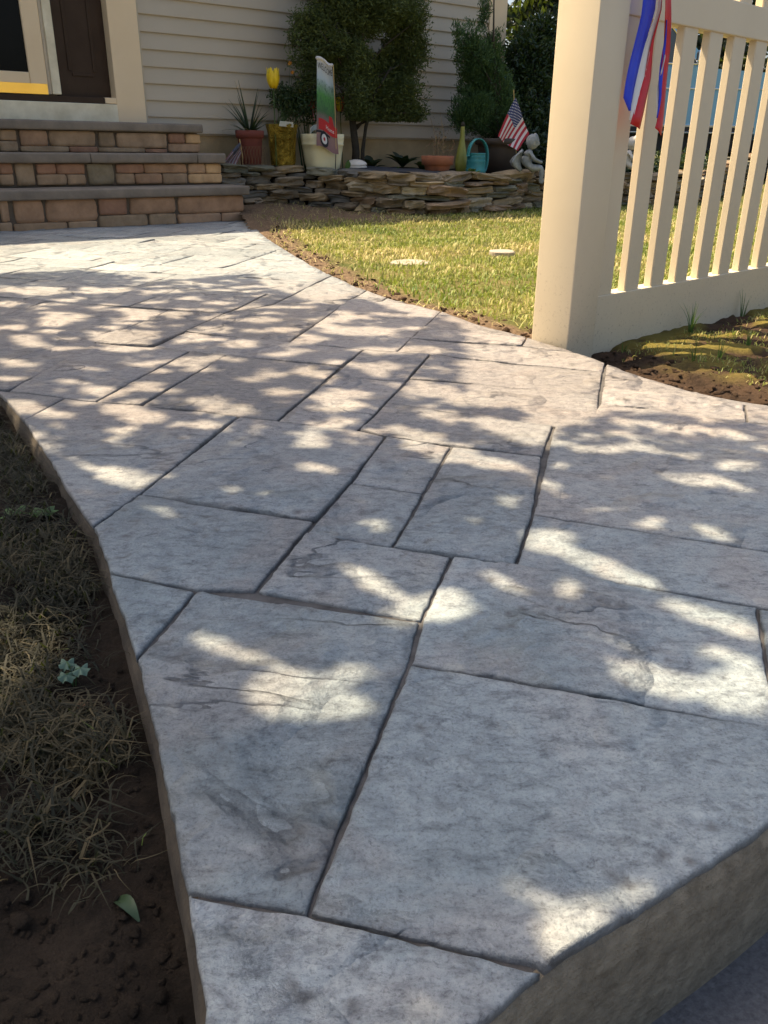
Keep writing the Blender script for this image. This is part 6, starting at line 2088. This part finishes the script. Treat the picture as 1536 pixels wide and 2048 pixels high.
# trees standing beyond the house and truck
M_FAR = leaf_mat('far_foliage', (0.006, 0.010, 0.005), (0.011, 0.018, 0.008), (0.02, 0.03, 0.012), 0.6, 0.15)
far = [('tall dark evergreen just beyond the corner of the house', 2.6, 13.6, 5.5, 1.5, 2600), ('dark evergreen behind the cab of the blue truck', 5.2, 15.5, 6.0, 1.7, 2600), ('dark evergreen behind the bonnet of the blue truck', 8.2, 16.5, 6.5, 1.9, 2600), ('broad dark tree far right beyond the truck', 11.8, 17.5, 7.0, 2.2, 2600), ('slim dark tree behind the house roof', 0.6, 16.5, 7.5, 1.6, 1800)]
for label, x, y, h, r, n in far:
    t = thing('evergreen_tree', label, 'tree', (x, y, 0.05), 'dark trees beyond the house')
    build('trunk', *tube([(x, y, 0), (x + .1, y, h * .4), (x, y + .1, h * .95)], [0.16, 0.11, 0.02], 9), M_BARK, t, True)
    blobs = []
    for i in range(16):
        f = 0.16 + 0.8 * i / 15
        rr = r * (1.12 - f) * random.uniform(.7, 1.0)
        a = i * 2.4
        blobs.append((x + math.cos(a) * rr * .55, y + math.sin(a) * rr * .55, h * f, rr * .75, h * 0.08))
    for b in blobs[::2]:
        build('limb', *tube([(x, y, b[2] - .2), ((x + b[0]) / 2, (y + b[1]) / 2, b[2] - .02), b[:3]], [0.04, 0.03, 0.012], 6), M_BARK, t, True)
    P, D, T = tufts(blobs, n // 2, 6, 0.13, 1.0, 0.5)
    leaves('crown', P, rng.uniform(0.10, 0.24, len(P)), M_FAR, t, T, 0.4, dirs=D)

# hedge-like low shrubs on the wall behind the fence
for label, s, d, k_ in (('low dark shrub on the wall behind the second picket', 4.15, -0.1, .30), ('low dark shrub on the wall behind the middle pickets', 4.9, 0.0, .34), ('low leafy shrub on the wall in front of the truck', 5.7, 0.25, .34), ('leafy shrub at the far right end of the wall', 6.6, 0.5, .38)):
    b0 = Vector(HW(s, d, 0.27))
    t = thing('low_shrub', label, 'shrub', b0, 'low shrubs behind the fence')
    bl = [(b0.x + random.uniform(-.2, .2), b0.y + random.uniform(-.15, .15), b0.z + .02 + 0.09 * i / 4, k_ * .7, 0.11) for i in range(5)]
    limbs(b0, bl, M_BARK, t, 0.008, 0.2)
    P, D, T = tufts(bl, 260, 6, 0.03, 1.0, 0.5)
    leaves('crown', P, rng.uniform(0.03, 0.06, len(P)), M_BRO, t, T, 0.45, dirs=D)

# ================================================================ TRUCK BEHIND THE FENCE
M_BLUE = mat('light_blue_paint', (0.20, 0.42, 0.56), (0.18, 0.39, 0.53), 2, 0.22, spec=0.6)
M_CHROME = mat('chrome', (0.8, 0.8, 0.8), (0.75, 0.75, 0.75), 4, 0.12, metal=1.0)
M_BLACK = mat('black_trim', (0.02, 0.02, 0.022), (0.015, 0.015, 0.016), 6, 0.5)
M_TYRE = mat('tyre_rubber', (0.025, 0.025, 0.025), (0.018, 0.018, 0.018), 20, 0.9, 0.3, 60)
M_WGLASS = mat('window_glass', (0.05, 0.06, 0.075), (0.045, 0.055, 0.07), 3, 0.03, spec=0.8)
TX, TY, TZ = 3.36, 10.3, 0.12          # mirror position along the side, near side plane, ground under the truck
truck = thing('pickup_truck', 'light blue pickup truck with chrome trim parked behind the fence', 'truck', (TX, TY + .9, TZ))


def TW(a, y, z):
    return (TX + a, TY + y, TZ + z)


def tbox(name, a0, a1, y0, y1, z0, z1, m, parent=None, bev=0.01):
    return from_bm(name, box_bm(a0, a1, y0, y1, z0, z1, TW, bev, 2), m, parent or truck, False)


W_ = 1.85
def arc(cx, cz, r, a0, a1, n=9):
    return [(cx + r * math.cos(a0 + (a1 - a0) * i / n), cz + r * math.sin(a0 + (a1 - a0) * i / n)) for i in range(n + 1)]


prof = [(-3.3, 0.62), (-2.62, 0.55)] + arc(-2.2, 0.48, 0.42, math.pi, 0) + [(-1.75, 0.54), (0.78, 0.54)] + arc(1.22, 0.48, 0.42, math.pi, 0) + [(1.66, 0.56), (2.0, 0.62), (2.04, 1.0), (1.98, 1.10), (0.85, 1.155), (0.22, 1.19), (-1.45, 1.215), (-1.5, 1.13), (-3.3, 1.13)]
bodyt = build('body', *prism(prof, 0.0, W_, lambda a, p, q: TW(p, a, q)), M_BLUE, truck)
cab = [(0.22, 1.1905), (-0.32, 1.70), (-0.42, 1.745), (-1.36, 1.745), (-1.44, 1.70), (-1.47, 1.2155)]
build('cab', *prism(cab, 0.04, W_ - 0.04, lambda a, p, q: TW(p, a + 0.0 * q, q)), M_BLUE, truck)
win = [(0.05, 1.235), (-0.36, 1.655), (-1.34, 1.655), (-1.38, 1.245)]
for y0, y1 in ((0.030, 0.0385), (W_ - 0.0385, W_ - 0.03)):
    wn_ = build('window', *prism(win, y0, y1, lambda a, p, q: TW(p, a, q)), M_WGLASS, truck)
    fr = [TW(p, y0 - 0.004, q) for p, q in win + win[:1]]
    build('window_trim', *tube(fr, 0.010, 6), M_CHROME, wn_)
ws = [TW(0.215, 0.12, 1.21), TW(0.215, W_ - .12, 1.21), TW(-0.30, W_ - .16, 1.70), TW(-0.30, .16, 1.70)]
ws = [tuple(np.array(q) + np.array([0.012, 0, 0.012])) for q in ws]
build('windscreen', ws, [(0, 1, 2, 3)], M_WGLASS, truck)
for z0, z1, m in ((0.985, 1.000, M_CHROME), (0.605, 0.628, M_CHROME), (0.545, 0.556, M_CHROME)):
    tbox('trim_strip', -1.70, 0.76, -0.012, -0.001, z0, z1, m, bodyt, 0.003)
tbox('trim_panel', -1.70, 0.76, -0.009, -0.0005, 0.558, 0.603, M_BLACK, bodyt, 0.002)
tbox('trim_strip', 0.77, 1.95, -0.012, -0.001, 0.985, 1.0, M_CHROME, bodyt, 0.003)
tbox('door_gap', -1.40, -1.392, -0.002, 0.004, 0.64, 1.2, M_BLACK, bodyt, 0)
tbox('door_gap', 0.12, 0.128, -0.002, 0.004, 0.64, 1.17, M_BLACK, bodyt, 0)
hd = tbox('door_handle', -1.28, -1.13, -0.03, -0.003, 1.06, 1.09, M_CHROME, bodyt, 0.006)
mr = tbox('mirror', -0.02, 0.10, -0.14, -0.06, 1.24, 1.36, M_CHROME, truck, 0.02)
build('mirror_arm', *tube([TW(0.04, -0.10, 1.25), TW(0.06, -0.04, 1.21), TW(0.07, 0.01, 1.19)], 0.012, 6), M_CHROME, mr)
for a in (-2.2, 1.22):
    for y in (0.02, W_ - 0.22):
        rw, ring = 0.37, []
        V, F = [], []
        pr = [(0.20, 0.0), (0.36, 0.0), (0.375, 0.03), (0.375, 0.17), (0.36, 0.20), (0.20, 0.20)]
        ns = 26
        for r_, yy in pr:
            for k_ in range(ns):
                w_ = 2 * math.pi * k_ / ns
                V.append(TW(a + r_ * math.cos(w_), y + yy, 0.375 + r_ * math.sin(w_)))
        for i in range(len(pr)):
            i2 = (i + 1) % len(pr)
            for k_ in range(ns):
                F.append((i * ns + k_, i * ns + (k_ + 1) % ns, i2 * ns + (k_ + 1) % ns, i2 * ns + k_))
        wh = build('wheel', V, F, M_TYRE, truck, True)
        V, F = [], []
        for r_, yy in ((0.0, 0.02), (0.07, 0.0), (0.1, 0.05), (0.17, 0.05), (0.205, 0.02)):
            for k_ in range(ns):
                w_ = 2 * math.pi * k_ / ns
                V.append(TW(a + r_ * math.cos(w_), y + (yy if y < 1 else 0.2 - yy), 0.375 + r_ * math.sin(w_)))
        for i in range(4):
            for k_ in range(ns):
                F.append((i * ns + k_, i * ns + (k_ + 1) % ns, (i + 1) * ns + (k_ + 1) % ns, (i + 1) * ns + k_))
        build('rim', V, F, M_CHROME, wh, True)
tbox('bumper', 2.0, 2.14, -0.02, W_ + .02, 0.50, 0.68, M_CHROME, truck, 0.03)
tbox('bumper', -3.42, -3.30, -0.02, W_ + .02, 0.50, 0.66, M_CHROME, truck, 0.03)
for y in (0.12, W_ - .32):
    tbox('headlight', 2.03, 2.065, y, y + 0.2, 0.78, 0.94, M_PWHITE, truck, 0.02)
tbox('underbody', -3.2, 1.9, 0.15, W_ - .15, 0.35, 0.56, M_BLACK, truck, 0.02)

# ================================================================ SMALL THINGS ON THE GROUND
def pad(name, label, x, y, rx, ry, m, z):
    n = 22
    t = 0.02
    V = []
    for zz, f in ((-t, 1.0), (0.0, 1.0), (0.004, 0.93)):
        for k_ in range(n):
            a = 2 * math.pi * k_ / n
            q = 1 + 0.12 * noise.noise(Vector((math.cos(a) * 1.5 + x * 7, math.sin(a) * 1.5, y)))
            V.append((x + rx * q * f * math.cos(a), y + ry * q * f * math.sin(a), z + zz))
    F = [(i * n + k_, i * n + (k_ + 1) % n, (i + 1) * n + (k_ + 1) % n, (i + 1) * n + k_) for i in range(2) for k_ in range(n)] + [tuple(range(2 * n, 3 * n))]
    return tag(build(name, V, F, m), label, 'stepping stone', 'stepping stones in the lawn')


M_PAD = mat('pale_stepping_stone', (0.36, 0.31, 0.24), (0.27, 0.23, 0.17), 9, 0.85, 0.4, 60)
pad('stepping_stone', 'pale stepping stone in the grass nearer the walkway', 0.11, 3.93, 0.095, 0.09, M_PAD, -0.012)
pad('stepping_stone', 'pale stepping stone in the grass close to the fence post', 0.59, 4.40, 0.065, 0.07, M_PAD, -0.010)

# leafy weeds in the soil on the left
def lobed_weed(label, x, y, z, r, n, green, seed):
    random.seed(seed)
    t = thing('weed', label, 'weed', (x, y, z))
    for i in range(n):
        a = 2 * math.pi * i / n + random.uniform(-.4, .4)
        cx, cy = x + math.cos(a) * r * 0.75, y + math.sin(a) * r * 0.75
        cz = z + 0.018 + random.uniform(0, 0.012)
        build('stem', *tube([(x, y, z - 0.005), ((x + cx) / 2, (y + cy) / 2, cz - .002), (cx, cy, cz)], 0.0009, 5), M_STEM, t)
        V = [(cx, cy, cz)]
        m_ = 22
        tilt = random.uniform(-.3, .3)
        for ring in (0.55, 1.0):
            for k_ in range(m_):
                w_ = 2 * math.pi * k_ / m_
                q = r * 0.62 * ring * (1 + (0.16 * math.cos(w_ * 5) + 0.08 * math.cos(w_ * 11)) * ring)
                V.append((cx + q * math.cos(w_), cy + q * math.sin(w_), cz + 0.25 * q * math.sin(w_ + a) * tilt * 3 + 0.003 * math.cos(w_ * 5) * ring - 0.004 * ring))
        F = [(0, 1 + k_, 1 + (k_ + 1) % m_) for k_ in range(m_)] + [(1 + k_, 1 + m_ + k_, 1 + m_ + (k_ + 1) % m_, 1 + (k_ + 1) % m_) for k_ in range(m_)]
        build('leaf', V, F, green, t, True, attrs={'tint': [random.uniform(.4, 1)] * len(V)})
    return t


M_CLOVER = leaf_mat('fresh_leaf', (0.03, 0.075, 0.02), (0.055, 0.12, 0.03), (0.08, 0.16, 0.045), 0.5, 0.25)
M_SILVER = leaf_mat('pale_leaf', (0.06, 0.11, 0.07), (0.10, 0.16, 0.11), (0.13, 0.20, 0.14), 0.6, 0.2)
lobed_weed('bright green weed with two round lobed leaves in the left soil', -0.503, 1.075, -0.035, 0.029, 2, M_CLOVER, 3)
lobed_weed('pale grey-green weed in the middle of the left soil', -0.305, 0.68, -0.035, 0.0125, 3, M_SILVER, 5)
t = thing('weed', 'dark green pointed leaf by the lower left walkway edge', 'weed', (-0.19, 0.428, -0.055))
V = []
for i in range(9):
    f = i / 8
    wq = 0.0048 * math.sin(math.pi * (0.04 + 0.94 * f)) + 0.0005
    q = Vector((-0.192 + 0.026 * f, 0.432 - 0.023 * f, -0.036 + 0.012 * math.sin(f * 2.6)))
    sv = Vector((0.66, 0.75, 0)) * wq
    V += [tuple(q - sv + Vector((0, 0, wq * .35))), tuple(q), tuple(q + sv + Vector((0, 0, wq * .35)))]
build('leaf', V, [(i * 3 + j, i * 3 + j + 1, i * 3 + j + 4, i * 3 + j + 3) for i in range(8) for j in range(2)], M_HOSTA, t, True, attrs={'tint': [0.9] * len(V)})
build('stem', *tube([(-0.235, 0.462, -0.055), (-0.212, 0.447, -0.038), (-0.192, 0.432, -0.036)], 0.0012, 5), M_DRYSTEM, t)
V, F = rough_stone(0.024, 0.017, 0.012, 4.2, 0.35, 0.4, 5)
tag(build('small_rock', V + np.array([-0.207, 0.382, -0.040]), F, mat('brown_rock', (0.045, 0.033, 0.024), (0.02, 0.015, 0.011), 60, 0.9, 0.5, 90), None, True), 'small brown rock in the lower left soil', 'rock')
V = []
for i in range(6):
    f = i / 5
    wq = 0.0045 * math.sin(math.pi * (0.06 + 0.9 * f)) + 0.0005
    V += [(-0.295 + 0.018 * f, 0.640 - wq, -0.026 + .006 * f), (-0.295 + 0.018 * f, 0.640, -0.030 + .008 * f), (-0.295 + 0.018 * f, 0.640 + wq, -0.026 + .006 * f)]
tag(build('fallen_leaf', V, [(i * 3 + j, i * 3 + j + 1, i * 3 + j + 4, i * 3 + j + 3) for i in range(5) for j in range(2)], mat('orange_dead_leaf', (0.17, 0.085, 0.035), (0.10, 0.05, 0.02), 60, 0.7), None, True), 'curled orange-brown dead leaf on the left soil', 'leaf')

# sprouting tufts by the fence
def tuft(label, x, y, n, h, spread):
    z = float(zlook(rbed, np.array([x]), np.array([y]))[0])
    t = thing('grass_tuft', label, 'grass tuft', (x, y, z), 'tufts sprouting by the fence')
    for i in range(n):
        a = random.uniform(0, 6.28)
        L = h * random.uniform(0.6, 1.15)
        le = random.uniform(0.1, spread)
        V = []
        for j in range(5):
            f = j / 4
            wq = 0.0022 * (1 - f * 0.9)
            q = Vector((x + math.cos(a) * (0.006 + L * le * f * f), y + math.sin(a) * (0.006 + L * le * f * f), z - .004 + L * f * (1 - 0.35 * le * f)))
            V += [tuple(q + Vector((-math.sin(a) * wq, math.cos(a) * wq, 0))), tuple(q - Vector((-math.sin(a) * wq, math.cos(a) * wq, 0)))]
        build('blade', V, [(2 * j, 2 * j + 1, 2 * j + 3, 2 * j + 2) for j in range(4)], M_CLOVER, t, True, attrs={'tint': [random.random()] * len(V)})


tuft('single pale sprout in the soil nearest the fence post', 0.655, 2.27, 4, 0.05, 0.8)
tuft('bushy green tuft in front of the fourth picket', 0.915, 2.50, 16, 0.09, 0.9)
tuft('two bent green sprouts at the edge of the shaded soil', 0.775, 2.06, 4, 0.06, 1.2)
tuft('small green sprout in the middle of the tilled soil', 0.86, 2.12, 5, 0.05, 0.6)
tuft('cluster of upright green blades against the bottom rail', 1.19, 2.80, 12, 0.10, 0.2)
tuft('short green blades on the moss to the right', 0.99, 2.26, 8, 0.045, 0.4)
# ================================================================ SHADE TREE LEFT OF THE PATH (casts the dappled shade)
random.seed(21)
M_TLEAF = leaf_mat('tree_leaf', (0.03, 0.06, 0.015), (0.05, 0.09, 0.022), (0.08, 0.12, 0.03), 0.5, 0.22)
cot = 1.0 / math.tan(SUN_EL)
for _ in range(260):                       # many more small openings over the middle and far stretch
    y_ = random.uniform(1.35, 3.35)
    x_ = random.uniform(-1.5 + 0.15 * y_, 0.65)
    r_ = random.uniform(0.011, 0.030) * (0.8 + 0.2 * y_)
    SUN_SPOTS.append((x_, y_, r_ * 1.25, -r_ * 0.4, r_ * 0.3, r_ * 0.75))
SPOT = np.array(SUN_SPOTS)
inv = []
for c0, c1, p0, p1, q0, q1 in SUN_SPOTS:
    inv.append(np.linalg.inv(np.array([[p0, q0], [p1, q1]])))
inv = np.array(inv)
edge = np.array(SHADE_EDGE)


def inside_poly(P, poly):
    ins = np.zeros(len(P), dtype=bool)
    x1, y1 = poly[:, 0], poly[:, 1]
    x2, y2 = np.roll(x1, -1), np.roll(y1, -1)
    for a, b, c_, d in zip(x1, y1, x2, y2):
        cond = ((b > P[:, 1]) != (d > P[:, 1]))
        with np.errstate(divide='ignore', invalid='ignore'):
            xc = (c_ - a) * (P[:, 1] - b) / (d - b) + a
        ins ^= cond & (P[:, 0] < xc)
    return ins


def gap(P, grow):
    """True where the canopy leaves an opening towards the sun"""
    g_ = np.zeros(len(P), dtype=bool)
    for k_ in range(len(SPOT)):
        dlt = P - SPOT[k_, :2]
        a = dlt @ inv[k_].T
        g_ |= (a ** 2).sum(axis=1) < grow
    return g_


pts = []
for (n, x0, x1, y0, y1) in ((36000, -0.35, 0.75, 0.15, 0.95), (19000, -0.85, 0.85, 0.8, 1.3), (26000, -1.6, 1.15, 1.2, 3.5), (6000, -2.4, -0.3, 0.0, 2.4)):
    p = np.stack([rng.uniform(x0, x1, n), rng.uniform(y0, y1, n)], axis=1)
    ok = inside_poly(p, edge) | (p[:, 0] < edge_left(p[:, 1])) | ((p[:, 0] < -0.9) & (p[:, 1] < 3.2))
    p = p[ok]
    thin = 0.5 + 0.5 * (1 - ((p[:, 0] > 0.0) & (p[:, 1] > 1.35)) * 0.3)
    p = p[rng.random(len(p)) < thin]
    p = p[~gap(p, 1.45)]
    pts.append(p)
pts = np.concatenate(pts)
hh = 1.5 + 0.35 * sstep(0.6, 2.4, pts[:, 1]) + rng.gamma(2.0, 0.28, len(pts)) * (0.45 + 0.35 * sstep(0.5, 2.0, pts[:, 1]))
hh = np.clip(hh + 0.5 * sstep(1.2, 2.0, pts[:, 1]), 1.5, 4.2)
LP = np.stack([pts[:, 0] + SUN_H.x * hh * cot, pts[:, 1] + SUN_H.y * hh * cot, hh], axis=1)
# crown trimmed of leaves that would shade the gate post and first pickets
okp = np.ones(len(LP), dtype=bool)
for s_ in np.arange(0.0, 1.3, 0.08):
    for z_ in np.arange(0.1, 1.2, 0.1):
        q_ = np.array(FW(s_, 0.06, z_)) + np.outer(LP[:, 2] - z_, np.array([SUN_H.x * cot, SUN_H.y * cot, 1.0]))
        okp &= np.hypot(q_[:, 0] - LP[:, 0], q_[:, 1] - LP[:, 1]) > 0.13
LP, hh = LP[okp], hh[okp]
TB = Vector((-2.45, 2.75, -0.06))
shade = thing('shade_tree', 'spreading leafy tree left of the walkway casting dappled shade', 'tree', TB)
build('trunk', *tube([TB, TB + Vector((.03, 0, .5)), TB + Vector((-.02, .05, 1.1)), TB + Vector((.05, .05, 1.7))], [0.11, 0.085, 0.075, 0.07], 12), M_BARK, shade, True)
near_ = 1 - sstep(0.75, 1.1, LP[:, 1] - SUN_H.y * hh * cot)
lv = leaves('crown', LP, rng.uniform(0.034, 0.056, len(LP)) * (0.8 + 0.12 * hh) * (1 - 0.48 * near_), M_TLEAF, shade, None, 0.68, normals=rng.normal(size=(len(LP), 3)) * 0.5 + np.array(SUN) * 1.1, fold=0.10)
top = TB + Vector((.05, .05, 1.6))
for i in range(16):
    cand = LP[(LP[:, 0] - SUN_H.x * LP[:, 2] * cot < -0.15) & (LP[:, 1] - SUN_H.y * LP[:, 2] * cot < 2.9)]
    e = Vector(cand[rng.integers(len(cand))])
    mid = top.lerp(e, 0.55) + Vector((0, 0, 0.25))
    build('limb', *tube([top, top.lerp(mid, .5) + Vector((0, 0, .08)), mid, e], [0.03, 0.018, 0.010, 0.003], 6), M_BARK, shade, True)
# fuller upper crown
P = blob_points([(-2.5, 2.8, 3.6, 1.3, 0.7), (-3.2, 2.3, 3.2, 1.0, 0.7), (-3.2, 3.2, 3.2, 0.9, 0.6)], 2600, 1.0, 0.5)
sh_ = P[:, :2] - np.array(SUN_H)[:2] * (P[:, 2] * cot)[:, None]
bad = (sh_[:, 0] > -1.3) & (~inside_poly(sh_, edge) | gap(sh_, 1.6))
for s_ in np.arange(0.0, 1.3, 0.08):
    for z_ in np.arange(0.1, 1.2, 0.1):
        q_ = np.array(FW(s_, 0.06, z_)) + np.outer(P[:, 2] - z_, np.array([SUN_H.x * cot, SUN_H.y * cot, 1.0]))
        bad |= np.hypot(q_[:, 0] - P[:, 0], q_[:, 1] - P[:, 1]) < 0.16
P = P[~bad]
leaves('upper_crown', P, rng.uniform(0.06, 0.10, len(P)), M_TLEAF, shade, None, 0.68)
